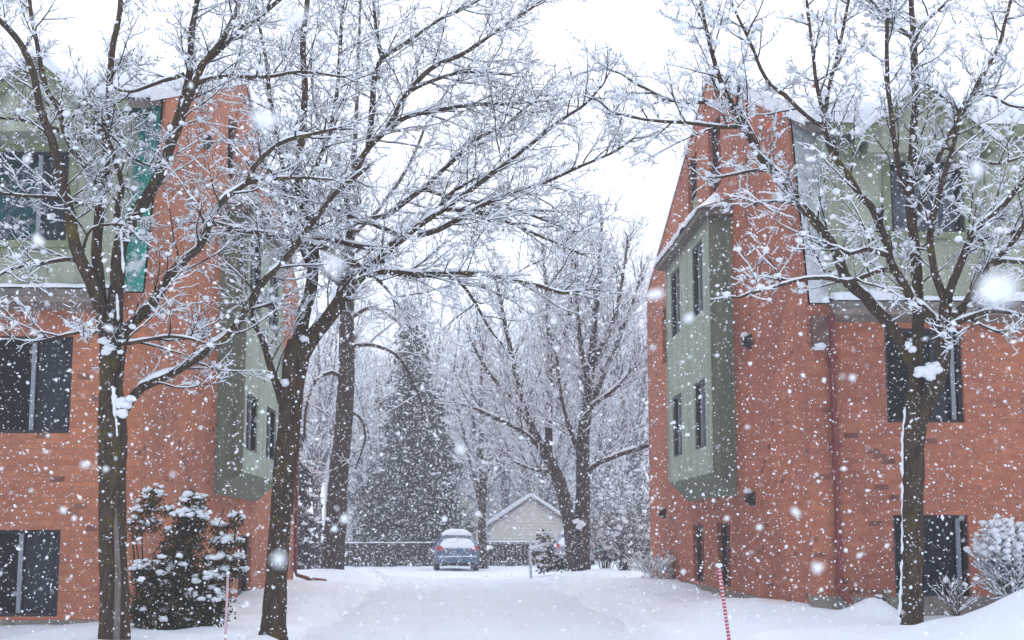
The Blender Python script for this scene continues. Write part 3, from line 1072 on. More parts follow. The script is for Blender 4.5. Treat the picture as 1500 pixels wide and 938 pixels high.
pat = heap(183, 588, 16.15, .085, 9) + heap(180, 606, 16.12, .06) + heap(158, 512, 16.1, .06) + heap(154, 499, 16.1, .05) + heap(172, 325, 16.2, .05)
strips = []
for (x, a, b, w0, d) in ((166, 566, 612, .030, 16.14), (170, 612, 640, .014, 16.12), (177, 335, 400, .018, 16.2), (171, 430, 470, .02, 16.2)):
    ys_ = np.linspace(a, b, 10)
    strips.append((np.array([tuple(at(x + (y - a) * .06, y, d)) for y in ys_]), np.array([w0 * (.6 + .6 * random.random()) * (.3 if k in (0, 9) else 1) for k in range(10)])))
limbs = px_limbs(16.3, specs)
build_tree(root, limbs, S_near, ('bark', 'twig'), pat, strips)

sc_ = MB()
sc_.tube([at(x, y, 16.3 - d_) for x, y, d_ in ((171, 742, .150), (170, 770, .146), (171, 800, .145), (173, 840, .150), (172, 880, .152), (171, 930, .162), (170, 985, .19))], [.006, .024, .030, .034, .036, .040, .04], 10)
sc_.build('bark_scar', bark_mat('bare_wood', (0.15, 0.12, 0.10), (0.30, 0.25, 0.22)), root)

# middle tree, leaning over the drive
S_mid = dict(S_near); S_mid.update(lv=[(.15, .5, 1.6, 8), (.09, .16, .6, 5), (.072, .05, .17, 2)], ang=(22, 58), lift=.10, up=.02, wig=.19, clump=.14, crad=(.012, .028), rmin=.0027, rmax=(.010, .005, .0035))
specs = [
    ([(400, 950), (401, 925), (402, 900), (405, 850), (408, 789), (415, 720), (419, 680), (424, 620), (428, 570), (433, 530), (438, 500)], [24, 20.5, 17.5, 16, 15.5, 16, 17, 17, 17, 19, 17], 0, 0, None),
    ([(432, 535), (440, 485), (447, 454), (454, 425), (458, 395), (460, 361), (455, 320), (440, 290), (437, 250), (442, 200), (446, 140), (444, 68), (450, 0), (450, -50)], 12.5, 3.5, .6, .25),
    ([(438, 525), (458, 492), (480, 466), (497, 443), (512, 423), (530, 404), (553, 385), (572, 362), (591, 348), (612, 330), (640, 308), (665, 280)], 14.5, 3.5, -.6, .25),
    ([(448, 500), (470, 475), (492, 447), (502, 415), (508, 385), (511, 350), (513, 315), (505, 280), (500, 250)], 8, 4, .7),
    ([(535, 402), (570, 398), (608, 401), (652, 401), (707, 402), (741, 409), (790, 420), (826, 430), (865, 424)], 6.5, 1.8, -.6),
    ([(511, 330), (530, 322), (560, 318), (581, 307), (618, 276), (652, 246), (683, 218), (704, 201), (741, 184), (765, 162), (790, 140)], 5.5, 1.8, .5),
    ([(591, 348), (612, 332), (635, 317), (666, 297), (707, 263), (741, 240), (775, 215), (797, 195), (820, 177), (857, 154), (885, 122)], 5.5, 1.8, -.9),
    ([(612, 345), (640, 338), (680, 317), (707, 300), (745, 285), (786, 273), (844, 246), (900, 222), (928, 203)], 5, 1.6, -.4),
    ([(505, 285), (520, 250), (536, 222), (567, 191), (598, 171), (652, 160), (700, 153), (744, 152), (800, 148)], 6, 1.8, .3),
    ([(540, 215), (545, 160), (547, 119), (553, 100), (560, 85), (591, 65), (620, 45), (646, 27), (683, 10), (725, -15)], 5.5, 2, .6),
    ([(560, 85), (552, 55), (548, 20), (547, -30)], 4, 2, .2),
    ([(567, 191), (580, 165), (594, 140), (632, 119), (686, 106), (745, 110)], 4.5, 1.8, -.5),
    ([(594, 140), (632, 100), (673, 82), (700, 65), (724, 48), (760, 25), (796, 0), (840, -25)], 4.5, 1.8, -.7),
    ([(553, 397), (526, 392), (498, 375), (478, 365), (427, 351), (375, 341), (340, 335), (314, 327)], 6, 3.5, -.5),
    ([(577, 368), (536, 363), (480, 350), (451, 351), (430, 360)], 5, 2.5, .4),
    ([(584, 344), (530, 322), (485, 302), (445, 288)], 4.5, 2, .6),
    ([(655, 402), (675, 415), (690, 435), (705, 460), (717, 480), (732, 500)], 3.2, 1.5, -.4),
    ([(413, 590), (400, 550), (389, 512), (378, 485), (368, 467), (372, 452), (400, 446)], 7, 2.5, -.4),
    ([(538, 404), (556, 412), (580, 440), (600, 462)], 3, 1.4, -.3),
    ([(640, 308), (690, 310), (740, 325), (800, 350), (850, 372)], 3.5, 1.5, .6),
    ([(618, 276), (660, 290), (720, 300), (790, 320), (840, 340)], 3, 1.4, .8),
    ([(457, 402), (430, 330), (418, 280), (410, 220), (396, 150), (388, 80), (375, 10)], 5, 2.5, .9),
    ([(440, 290), (470, 230), (488, 170), (496, 110), (500, 40), (505, -20)], 4.5, 2.2, 1.0),
]
root = thing('bare_tree', tuple(at(401, 925, 17.8).to_2d()) + (0.12,), 'bare tree leaning over the drive beside the green bay of the left building', 'tree', 'bare trees along the drive')
limbs = px_limbs(17.8, specs)
pat = [(at(418, 560, 17.6), .06), (at(445, 497, 17.6), .05), (at(552, 392, 17.3), .05), (at(395, 552, 17.4), .04)]
build_tree(root, limbs, S_mid, ('bark', 'twig'), pat)

# right foreground tree
S_r = dict(S_near); S_r.update(clump=.42, crad=(.018, .046), lift=.32, snow=(.0115, .009))
specs = [
    ([(1334, 985), (1334, 940), (1334, 920), (1335, 890), (1336, 850), (1337, 800), (1337, 760), (1337, 700), (1338, 650), (1341, 610), (1346, 580)], [23, 20, 18.5, 17, 16, 15.5, 15, 16, 16.5, 19, 20], 0, 0, None),
    ([(1343, 605), (1342, 560), (1341, 518), (1345, 454), (1341, 385), (1338, 344), (1334, 290), (1336, 222), (1341, 154), (1339, 68), (1336, 17), (1332, -50)], 12, 4, .4, .25),
    ([(1352, 600), (1366, 572), (1378, 540), (1382, 500), (1384, 470), (1387, 437)], 14, 9, -.5, None),
    ([(1386, 442), (1377, 420), (1369, 402), (1362, 355), (1367, 320), (1372, 300), (1380, 270), (1389, 239), (1400, 200), (1404, 165)], 7, 3.5, .4),
    ([(1387, 442), (1396, 413), (1408, 385), (1416, 361), (1427, 340), (1440, 327), (1471, 300), (1500, 263), (1535, 230)], 7.5, 4, -.6),
    ([(1385, 485), (1400, 462), (1413, 447), (1425, 428), (1433, 413), (1447, 389), (1478, 361), (1500, 331), (1535, 285)], 7.5, 4, -.9),
    ([(1447, 389), (1470, 383), (1500, 386), (1530, 380)], 4.5, 2.5, -.3),
    ([(1386, 480), (1410, 470), (1445, 456), (1475, 458), (1510, 466)], 5, 2, -.8),
    ([(1388, 478), (1420, 468), (1440, 478), (1470, 490)], 3.5, 1.5, -.6),
    ([(1384, 495), (1375, 477), (1365, 467), (1350, 452), (1338, 443), (1326, 422), (1314, 402), (1306, 385), (1303, 370), (1298, 350), (1290, 330)], 9.5, 5, -.5),
    ([(1308, 398), (1290, 395), (1275, 402), (1258, 408), (1240, 413), (1215, 408), (1190, 408), (1165, 412), (1140, 418), (1100, 430), (1083, 436)], 4.5, 1.8, -.7),
    ([(1341, 545), (1320, 500), (1297, 467), (1280, 450), (1266, 433), (1242, 413), (1232, 390), (1222, 365), (1212, 350), (1201, 334), (1188, 318), (1177, 307), (1162, 285), (1147, 263), (1130, 248), (1116, 235), (1104, 212), (1092, 191), (1080, 170), (1068, 147), (1055, 115), (1044, 85), (1036, 50), (1032, 31), (1022, -20)], 11, 2.8, -.8, .25),
    ([(1116, 235), (1100, 213), (1087, 188), (1060, 186), (1010, 180), (975, 178), (940, 175), (915, 170), (898, 167), (878, 148)], 4, 1.6, -.3),
    ([(1104, 210), (1090, 178), (1074, 157), (1032, 151), (1000, 150), (971, 143), (950, 132), (930, 122), (910, 108), (890, 102)], 3.8, 1.5, .5),
    ([(1180, 312), (1165, 300), (1140, 296), (1105, 298)], 3.5, 1.6, -.3),
    ([(1151, 255), (1110, 249), (1080, 255), (1046, 261)], 3.2, 1.5, .4),
    ([(1290, 335), (1275, 303), (1259, 288), (1239, 252), (1228, 238), (1218, 222), (1210, 200), (1208, 180), (1212, 150), (1216, 125), (1224, 90), (1235, 41), (1248, -20)], 6.5, 2.6, .5),
    ([(1210, 186), (1195, 180), (1170, 160), (1150, 140), (1130, 126), (1115, 100), (1106, 78), (1090, 45), (1075, 10), (1062, -25)], 4, 2, .4),
    ([(1208, 170), (1200, 140), (1194, 113), (1191, 85), (1184, 20), (1180, -25)], 3.8, 2.2, -.4),
    ([(1334, 290), (1320, 265), (1315, 235), (1310, 205), (1304, 164), (1299, 102), (1300, 50), (1300, 10), (1310, -25)], 5, 3, -.6),
    ([(1341, 75), (1333, 53), (1318, 42), (1304, 31), (1285, 12), (1270, -5)], 3.8, 2, -.4),
    ([(1339, 62), (1350, 40), (1386, 3), (1402, -18)], 4, 2.2, .4),
    ([(1338, 318), (1355, 287), (1362, 262), (1369, 239), (1380, 215), (1392, 195), (1410, 165), (1423, 143), (1440, 110), (1447, 96), (1465, 65), (1471, 38), (1484, -10)], 6.5, 2.6, .5),
    ([(1303, 375), (1285, 368), (1265, 365), (1245, 372), (1225, 362)], 5, 2, -.6),
    ([(1416, 361), (1440, 350), (1470, 345), (1510, 335)], 3, 1.6, .5),
    ([(1423, 143), (1450, 140), (1480, 155), (1520, 160)], 3, 1.6, -.5),
    ([(1380, 215), (1420, 230), (1460, 240), (1510, 225)], 3, 1.6, -.6),
]
root = thing('bare_tree', tuple(at(1334, 930, 17.0).to_2d()) + (0.12,), 'bare tree before the right front wall with snow in its forks', 'tree', 'bare trees along the drive')
limbs = px_limbs(17.0, specs)
pat = [*heap(1356, 546, 16.75, .10, 10), *heap(1368, 536, 16.75, .06), (at(1372, 466, 16.6), .06), (at(1336, 512, 16.75), .05), (at(1330, 505, 16.72), .045), (at(1345, 549, 16.75), .05), (at(1392, 465, 16.6), .05), (at(1300, 372, 16.4), .06), (at(1265, 365, 16.3), .05)]
strips = []
for (a, b, w0) in ((596, 700, .020), (706, 812, .016), (820, 900, .020), (905, 930, .03)):
    ys_ = np.linspace(a, b, 16)
    ln = [at(np.interp(y, [600, 640, 700, 760, 850, 935], [1326, 1322, 1321.5, 1322, 1320.5, 1316]) + .8 * math.sin(y * .3), y, 16.97) for y in ys_]
    strips.append((np.array([tuple(p) for p in ln]), np.array([w0 * (.55 + .8 * random.random()) * (.3 if k in (0, 15) else 1) for k in range(16)])))
build_tree(root, limbs, S_r, ('bark', 'twig'), pat, strips)
lf = MB()
for (x, y, d) in ((1193, 126, 16.6), (1143, 168, 16.3), (1125, 184, 16.3)):
    p = at(x, y, d)
    lf.poly([p + Vector(q) for q in ((-.035, 0, .01), (0, .01, -.03), (.04, .02, 0), (.01, -.01, .035))])
lf.build('leaf', M['orange_leaf'], root)

# ---- trees at the end of the drive
S_back = dict(lv=[(.24, .9, 2.3, 7), (.16, .35, 1.0, 4), (.17, .15, .4, 2)], ang=(22, 48), lift=.30, up=.05, wig=.14, rmin=.0050,
              rmax=(.022, .011, .007), snow=(.021, .013), clump=.12, crad=(.03, .06), sides=9)
specs = [
    ([(486, 845), (487, 832), (491, 780), (496, 700), (501, 650), (505, 600), (508, 540), (508, 480), (511, 400), (515, 300), (521, 188), (526, 51), (530, -30)], [24, 20, 17.5, 16, 15, 14.5, 13.5, 12.5, 9.5, 6.5, 4, 2.5, 1.5], 0, 0, .35),
    ([(508, 560), (486, 545), (462, 560), (448, 600), (446, 640)], 3.6, 2, -1),
    ([(507, 510), (540, 505), (580, 520), (605, 560), (620, 600)], 3.5, 1.5, -1),
    ([(508, 470), (545, 450), (580, 470), (610, 495)], 3.5, 1.5, -1),
    ([(505, 600), (525, 610), (535, 640), (520, 690)], 2.5, 1.2, .5),
    ([(511, 430), (470, 390), (450, 340), (420, 300)], 4, 2, 1.2),
    ([(513, 350), (560, 300), (600, 240), (625, 180)], 4, 2, 1.5),
    ([(516, 280), (480, 220), (460, 150), (455, 80)], 3.5, 1.8, 1.2),
]
b = at(487, 832, 42.5)
root = thing('tall_bare_tree', (b.x, b.y, gz(b.x, b.y)), 'tall straight dark trunk on the snow bank by the left building end', 'tree')
S_dr = dict(S_back); S_dr.update(lv=[(.6, .9, 2.4, 6), (.26, .35, 1.0, 4), (.22, .15, .4, 2)], lift=-.05, up=-.04, ang=(25, 60))
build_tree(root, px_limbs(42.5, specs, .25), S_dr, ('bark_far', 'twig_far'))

specs = [
    ([(851, 848), (851, 835), (852, 800), (854, 720), (854, 652), (857, 620), (864, 560), (867, 522), (872, 460), (878, 400), (880, 350), (882, 320)], [22, 17, 14, 12, 11, 10, 7.5, 6.5, 5, 4, 3, 2], 0, 0, .4),
    ([(848, 838), (841, 819), (833, 761), (816, 696), (797, 662), (786, 640), (772, 610), (758, 560), (745, 500), (735, 450), (725, 400)], [12, 12, 11, 10, 8.5, 6.5, 5, 4.5, 3.8, 3, 2], 0, -1, .4),
    ([(803, 672), (804, 620), (806, 539), (803, 464), (800, 420), (795, 370)], 7, 2, 1),
    ([(797, 662), (775, 640), (758, 628), (720, 610), (700, 600), (670, 590)], 4.5, 2, -1),
    ([(856, 640), (862, 570), (850, 500), (845, 430), (843, 380)], 6, 2, -.8),
    ([(855, 700), (867, 686), (877, 679), (900, 669), (925, 660), (955, 652)], 5, 3, -.8),
    ([(857, 620), (880, 560), (905, 500), (925, 450), (940, 400)], 5, 2, 1),
    ([(866, 540), (895, 480), (910, 420), (920, 350)], 4, 2, -1),
    ([(806, 560), (825, 500), (835, 440), (838, 380), (840, 340)], 4, 2, 1.2),
    ([(778, 622), (740, 575), (712, 540), (690, 500)], 4, 1.8, -1),
    ([(854, 680), (835, 630), (822, 580), (815, 520)], 4, 2, -1.2),
    ([(860, 600), (900, 570), (940, 530), (965, 500)], 4, 2, -.6),
    ([(812, 690), (790, 690), (760, 680), (735, 660)], 3, 1.6, .8),
]
b = at(850, 833, 45)
root = thing('forked_bare_tree', (b.x, b.y, gz(b.x, b.y)), 'twin-trunked bare tree by the end wall of the right building', 'tree')
pat = [(at(845, 764, 44.6), .10), (at(851, 767, 44.6), .13), (at(848, 772, 44.6), .10)]
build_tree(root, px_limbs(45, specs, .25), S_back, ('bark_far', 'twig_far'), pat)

specs = [
    ([(708, 835), (708, 820), (706, 770), (708, 720), (706, 660), (704, 600), (706, 540), (708, 500)], [8, 7.5, 6.5, 6, 4.5, 3.5, 2.5, 2], 0, 0, .3),
    ([(707, 760), (698, 710), (688, 670), (678, 630), (668, 590)], 4.5, 1.8, -.8),
    ([(708, 725), (714, 680), (722, 640), (735, 600), (745, 560)], 4, 1.8, .8),
    ([(706, 690), (697, 650), (692, 600), (690, 550)], 3.5, 1.6, 1),
    ([(708, 700), (730, 670), (760, 650)], 3, 1.4, -1),
]
b = at(708, 822, 57)
root = thing('slender_bare_tree', (b.x, b.y, gz(b.x, b.y)), 'slender bare tree standing between the parked blue car and the pale garage', 'tree')
build_tree(root, px_limbs(57, specs, .3), S_back, ('bark_far', 'twig_far'))

# ---- the hazy wood behind: three shapes of bare tree, copied
S_far = dict(lv=[(.42, 1.2, 3.0, 5), (.34, .5, 1.4, 3), (.34, .25, .6, 2)], ang=(20, 45), lift=.35, up=.05, wig=.14, rmin=.008,
             rmax=(.03, .016, .010), snow=(.032, .02), clump=.10, crad=(.05, .10), sides=7)


def far_proto(name, h, spread, nst, label, seed):
    random.seed(seed)
    root = thing(name, (0, 0, 0), label, 'tree', 'bare trees of the snowy wood')
    limbs = []
    th = h * random.uniform(.16, .28)
    tr = h * .016
    tp = [Vector((0, 0, -.4)), Vector((0, 0, 0)), Vector((.1, .05, th * .6)), Vector((0, .1, th))]
    q, r = smooth_line(tp, [tr * 1.35, tr * 1.15, tr, tr * .9], .4)
    limbs.append((q, r, None))
    for k in range(nst):
        a = k * 2.4 + random.uniform(-.3, .3)
        sp = spread * random.uniform(.35, 1.0)
        hh = h * random.uniform(.75, 1.0) - sp * .25
        d = Vector((math.cos(a), math.sin(a), 0))
        st = random.uniform(.75, 1.0)
        p0 = Vector((0, .05, th * st))
        pts = [p0, p0 + d * sp * .22 + Vector((0, 0, (hh - th) * .25)), p0 + d * sp * .55 + Vector((0, 0, (hh - th) * .58)), p0 + d * sp + Vector((0, 0, hh - th))]
        pts = [p + Vector((random.uniform(-.2, .2), random.uniform(-.2, .2), 0)) * (0 if i_ == 0 else 1) for i_, p in enumerate(pts)]
        q, r = smooth_line(pts, [tr * .62, tr * .45, tr * .28, tr * .1], .5)
        limbs.append((q, r, .12))
    build_tree(root, limbs, S_far, ('haze_paled_bark', 'haze_paled_twig'))
    return root


protos = [far_proto('vase_shaped_tree', 13, 4.5, 8, '', 3), far_proto('narrow_tree', 14, 2.6, 6, '', 5), far_proto('wide_bare_tree', 11, 5.5, 9, '', 9)]
wood = [  # px, distance, shape, scale, turn
    (462, 66, 1, 1.0, 0), (530, 78, 0, 1.15, 1), (575, 92, 2, 1.3, 2), (640, 84, 1, 1.25, 3), (668, 100, 0, 1.3, .5), (700, 90, 2, 1.2, 1.2),
    (742, 80, 1, 1.05, 2.2), (770, 96, 0, 1.25, 4), (812, 86, 2, 1.1, 5), (838, 104, 1, 1.5, .7), (868, 78, 0, 1.15, 2.9), (905, 90, 0, 1.35, 3.6),
    (935, 70, 1, 1.1, 1.7), (965, 84, 2, 1.3, 4.4), (500, 104, 0, 1.3, 5.2), (610, 112, 0, 1.4, .2), (730, 116, 0, 1.4, 1.9), (890, 118, 2, 1.5, 2.5),
    (430, 84, 0, 1.2, 3.3), (385, 76, 2, 1.1, .9), (1010, 78, 0, 1.2, 4.9), (655, 70, 2, .8, 2.6), (790, 72, 0, .95, .1), (560, 72, 0, .9, 3.9)]
word = {0: 'hazy vase-shaped bare tree', 1: 'hazy narrow upright bare tree', 2: 'hazy broad-crowned bare tree'}
places = ['just right of the left building end', 'behind the tall trunk near the left building', 'left behind the big spruce', 'behind the right side of the spruce',
          'far above the blue car', 'deep above the slender tree', 'left of the garage roof', 'deep above the garage peak', 'behind the garage right slope',
          'tallest behind the fork of the twin trunk', 'close behind the twin trunk', 'deep right of the twin trunk', 'nearest the right building end',
          'half hidden by the right building end', 'deep between tall trunk and spruce', 'farthest back over the spruce top', 'farthest back over the garage',
          'farthest back above the twin trunk', 'half hidden by the left building end', 'hidden behind the left building', 'hidden behind the right building',
          'low and wide between the spruce and slender tree', 'shorter, just above the garage peak', 'shorter, close behind the left of the spruce']
used = set()
for (px, D, k, sc, rot), pl in zip(wood, places):
    if 'hidden behind the' in pl: continue
    o = protos[k] if k not in used else copy_tree(protos[k])
    used.add(k)
    p = at(px, 783, D)
    o.location = (p.x, D, gz(p.x, D) - .1)
    o.rotation_euler.z = rot
    o.scale = (sc, sc, sc)
    o['label'] = word[k] + ' ' + pl

random.seed(21)


# ---- snow-laden spruces
def spruce(name, h, wid, seed, label, loc, stem_h=.0, group=None):
    random.seed(seed)
    r2 = np.random.default_rng(seed)
    root = thing(name, loc, label, 'tree', group)
    base = Vector(loc)
    t, rr = smooth_line([base + Vector((0, 0, -.3)), base + Vector((.03, 0, h * .5)), base + Vector((0, .03, h))], [h * .022, h * .013, .015], .5)
    v, f = tubes([(t, rr)], 8)
    arr_mesh('trunk', v, f, M['bark_far'], root)
    br, NV, SV, SR = [], [], [], []
    z = h * (.03 + stem_h)
    while z < h * .985:
        f_ = 1 - z / h
        for k in range(random.randint(4, 6)):
            a = random.uniform(0, 6.283)
            ln = wid * (f_ ** .72) * random.uniform(.35, 1.2) + .12
            ln *= .72 + .75 * max(0, .5 + .8 * noise.noise((math.cos(a) * 1.1, math.sin(a) * 1.1, z * .42 + seed)))
            p = base + Vector((0, 0, z + random.uniform(-.1, .1)))
            d = Vector((math.cos(a), math.sin(a), .12))
            pts = [p]
            n = 6
            for q in range(n):
                d = (d + Vector((0, 0, -.19 if q < 4 else .05)) + rvec() * .09).normalized()
                p = p + d * ln / n
                pts.append(p.copy())
            br.append((pts, [.03 * f_ + .008 - (.03 * f_) * q / n for q in range(n + 1)]))
            m = int(26 * ln * 1.4) + 14
            for _ in range(m):
                t_ = random.uniform(.12, 1)
                i_ = min(int(t_ * n), n - 1)
                c = pts[i_] + (pts[i_ + 1] - pts[i_]) * (t_ * n - i_)
                w_ = (.36 * (1 - .55 * t_)) * min(1, ln / 1.2)
                NV.append(c + Vector((random.uniform(-w_, w_), random.uniform(-w_, w_), random.uniform(-.42, .02) * min(1, ln / 1.2))))
            for q in range(2, n + 1):
                if random.random() < .42:
                    SV.append(pts[q] + Vector((random.uniform(-.1, .1), random.uniform(-.1, .1), .05))); SR.append(random.uniform(.05, .14))
        z += random.uniform(.20, .34)
    v, f = tubes(br, 4)
    C = np.array([tuple(x) for x in NV])
    n = len(C)
    # drooping needle sprays: a long narrow triangle pair each
    d = r2.normal(size=(n, 3)); d[:, 2] = -np.abs(d[:, 2]) - .5; d /= np.linalg.norm(d, axis=1)[:, None]
    w = np.cross(d, r2.normal(size=(n, 3))); w /= np.linalg.norm(w, axis=1)[:, None]
    ln = (.14 + .22 * r2.random(n))[:, None]; wd = (.025 + .035 * r2.random(n))[:, None]
    V = np.stack([C - w * wd * .4, C + d * ln * .5 + w * wd, C + d * ln, C + d * ln * .5 - w * wd], 1).reshape(-1, 3)
    F = np.arange(4 * n).reshape(n, 4)
    arr_mesh('crown', np.concatenate([v, V]), np.concatenate([f, F + len(v)]), M['spruce'], root, False)
    bv, bf = blobs([tuple(x) for x in SV], SR, .45, .3, 1)
    tag(arr_mesh('snow', bv, bf, M['branch_snow'], root), kind='stuff')
    return root


p = at(598, 815, 63)
spruce('spruce_tree', 12.2, 2.6, 4, 'tall snow-laden spruce behind the fence, left of the blue car', (p.x, 63.5, .15))
p = at(640, 815, 64)
spruce('spruce_tree', 8.6, 2.0, 14, 'shorter spruce merged with the right flank of the tall one, above the car', (p.x - .1, 65, .15))
p = at(449, 815, 52)
spruce('spruce_tree', 5.2, 1.35, 24, 'small dark conifer right beside the left building end', (p.x - .25, 50, .15))
p = at(545, 815, 64)
spruce('spruce_tree', 4.6, 1.7, 34, 'low snowy conifer behind the fence between the tall trunk and the spruce', (p.x, 67, .15))


# ------------------------------------------------------------------ shrubs
def leafy(root, ells, n_leaf, size, mkey, snow_n, snow_r, stems=(), mname='foliage', snow_top=.22, flat=.7):
    """ells: (centre, (rx, ry, rz)); leaf faces fill the volume, snow lies on the tops"""
    C, N = [], []
    for c, r in ells:
        vol = r[0] * r[1] * r[2]
        m = int(n_leaf * (vol ** (2 / 3)))
        u = rng.normal(size=(m, 3)); u /= np.linalg.norm(u, axis=1)[:, None]
        rad = rng.random(m) ** .4
        lump = np.array([.80 + .45 * noise.noise(Vector(q) * 2.6 + Vector(c) * 3) + .28 * noise.noise(Vector(q) * 7 + Vector(c)) for q in u])
        C.append(np.array(c)[None] + u * (rad * lump)[:, None] * np.array(r)[None]); N.append(u)
    C = np.concatenate(C); N = np.concatenate(N); n = len(C)
    d = N + rng.normal(size=(n, 3)) * .8; d /= np.linalg.norm(d, axis=1)[:, None]
    w = np.cross(d, rng.normal(size=(n, 3))); w /= np.linalg.norm(w, axis=1)[:, None]
    ln = (size * (.6 + .9 * rng.random(n)))[:, None]; wd = ln * .28
    V = np.stack([C, C + d * ln * .5 + w * wd, C + d * ln, C + d * ln * .5 - w * wd], 1).reshape(-1, 3)
    arr_mesh(mname, V, np.arange(4 * n).reshape(n, 4), M[mkey], root, False)
    if stems:
        v, f = tubes(stems, 6)
        arr_mesh('stems', v, f, M['bark'], root)
    cs, rs = [], []
    for c, r in ells:
        m = int(snow_n * r[0] * r[1] / .04) + 3
        for _ in range(m):
            u = rvec()
            if u.z < snow_top: u.z = snow_top + random.random() * (1 - snow_top); u.normalize()
            k = .80 + .45 * noise.noise(u * 2.6 + Vector(c) * 3)
            cs.append((c[0] + u.x * r[0] * k, c[1] + u.y * r[1] * k, c[2] + u.z * r[2] * k + .01)); rs.append(random.uniform(*snow_r))
    if cs:
        bv, bf = blobs(cs, rs, flat, .32, 2 if len(cs) < 900 else 1)
        tag(arr_mesh('snow', bv, bf, M['branch_snow'], root), kind='stuff')


def ell(px, py, rpx, D, sq=1.0, dep=1.0):
    p = at(px, py, D)
    r = rpx * D / FPX
    return (tuple(p), (r, r * dep, r * sq))


def stem(px0, py0, px1, py1, D, r):
    return smooth_line([at(px0, py0, D), at((px0 + px1) / 2 + 3, (py0 + py1) / 2, D + .05), at(px1, py1, D)], [r, r * .8, r * .6], .15)


D = 18.3
g = 'yew shrubs against the left building'
p = at(215, 925, D)
o = thing('evergreen_shrub', (p.x, D, gz(p.x, D)), 'spindly snow-tufted evergreen shrub directly right of the thick left trunk', 'shrub', g)
leafy(o, [ell(224, 732, 20, D), ell(212, 752, 19, D), ell(243, 750, 12, D, .8), ell(200, 772, 17, D, 1.1), ell(226, 771, 13, D)], 14000, .035, 'yew', 20, (.012, .042),
      [stem(200, 925, 193, 780, D, .018), stem(206, 925, 207, 775, D, .016), stem(204, 860, 198, 790, D + .1, .012), stem(206, 790, 224, 735, D, .012)])
p = at(262, 925, D)
o = thing('evergreen_shrub', (p.x, D, gz(p.x, D)), 'tallest dense dark evergreen shrub with a snow capped top against the brick', 'shrub', g)
leafy(o, [ell(283, 738, 24, D, .8), ell(281, 765, 31, D, .85), ell(210, 838, 24, D, .6), ell(240, 833, 20, D, .7)], 15000, .04, 'yew', 20, (.018, .055), [stem(262, 930, 268, 760, D, .03), stem(235, 930, 230, 850, D, .02), stem(245, 930, 262, 850, D, .02)])
leafy(o, [ell(268, 795, 38, D, .9), ell(258, 840, 50, D), ell(230, 872, 46, D, 1.0), ell(275, 880, 58, D), ell(212, 900, 32, D, .8), ell(250, 912, 46, D, .5), ell(310, 900, 30, D, .8)], 15000, .042, 'yew', 2.6, (.015, .055), mname='lower_foliage')
p = at(322, 915, D)
o = thing('evergreen_shrub', (p.x, D, gz(p.x, D)), 'layered snow-laden evergreen shrub between the tallest shrub and the green bay', 'shrub', g)
leafy(o, [ell(322, 775, 17, D, .8), ell(345, 765, 12, D, 1.5), ell(330, 797, 26, D, .5), ell(326, 822, 36, D, .4), ell(340, 838, 24, D, .4), ell(315, 850, 32, D, .45), ell(305, 885, 40, D, .8)],
      14000, .038, 'yew', 15, (.015, .05), [stem(318, 925, 322, 790, D, .022), stem(327, 900, 346, 760, D, .014), stem(300, 815, 328, 745, D - .2, .008)])

# twiggy shrubs that carry snow
S_sh = dict(lv=[(.12, .25, .6, 4), (.09, .1, .25, 3)], ang=(20, 55), lift=.2, up=.06, wig=.2, rmin=.004, rmax=(.008, .005), snow=(.016, .012), clump=.8, crad=(.03, .07), sides=5)


def twig_shrub(name, loc, h, spread, n, label, S, group=None, mats=('twig', 'twig'), cat='shrub'):
    root = thing(name, loc, label, cat, group)
    limbs = []
    for k in range(n):
        a = random.uniform(0, 6.283)
        d = Vector((math.cos(a), math.sin(a), 0)) * spread * random.uniform(.15, 1)
        b = Vector(loc) + d * .15 + Vector((0, 0, -.1))
        top = Vector(loc) + d + Vector((0, 0, h * random.uniform(.6, 1)))
        midp = (b + top) / 2 + d * -.12 + rvec() * .05 * h
        q, r = smooth_line([b, midp, top], [.011 * h ** .5, .008 * h ** .5, .004], .12 * max(h, 1))
        limbs.append((q, r, .25))
    build_tree(root, limbs, S, mats)
    return root


p = at(1488, 880, 18.6)
S_h = dict(S_sh); S_h.update(clump=3.4, crad=(.014, .048), snow=(.015, .012), zcut=.60)
twig_shrub('snowy_shrub', (p.x + .05, 18.9, gz(p.x, 18.9)), 1.2, .46, 46, 'rounded twiggy shrub heaped with snow beside the right ground-floor window', S_h)
p = at(1290, 885, 19.4)
o = thing('evergreen_shrub', (p.x, 19.5, gz(p.x, 19.5)), 'tiny dark shrub at the foot of the right front wall, left of the trunk', 'shrub')
leafy(o, [ell(1290, 884, 13, 19.5, 1.2), ell(1296, 872, 9, 19.5)], 11000, .03, 'yew', 14, (.015, .035))
p = at(1392, 880, 18.9)
twig_shrub('twig_shrub', (p.x + .1, 18.9, gz(p.x, 18.9)), .42, .22, 7, 'low bent twigs below the sill right of the trunk on the right', dict(S_sh, clump=.12, crad=(.015, .035), snow=(.009, .007)))
p = at(962, 858, 33)
twig_shrub('twig_shrub', (p.x, 33, gz(p.x, 33) - .05), .48, 1.0, 22, 'low snow-bent twiggy shrub along the foot of the right gable wall', dict(S_sh, snow=(.014, .010), clump=.35, crad=(.02, .05)))
S_bk = dict(S_sh); S_bk.update(lv=[(.20, .4, 1.0, 5), (.14, .2, .5, 3)], rmin=.008, rmax=(.014, .010), snow=(.013, .010), clump=.16, crad=(.04, .09))
g = 'snowy thicket by the right building end'
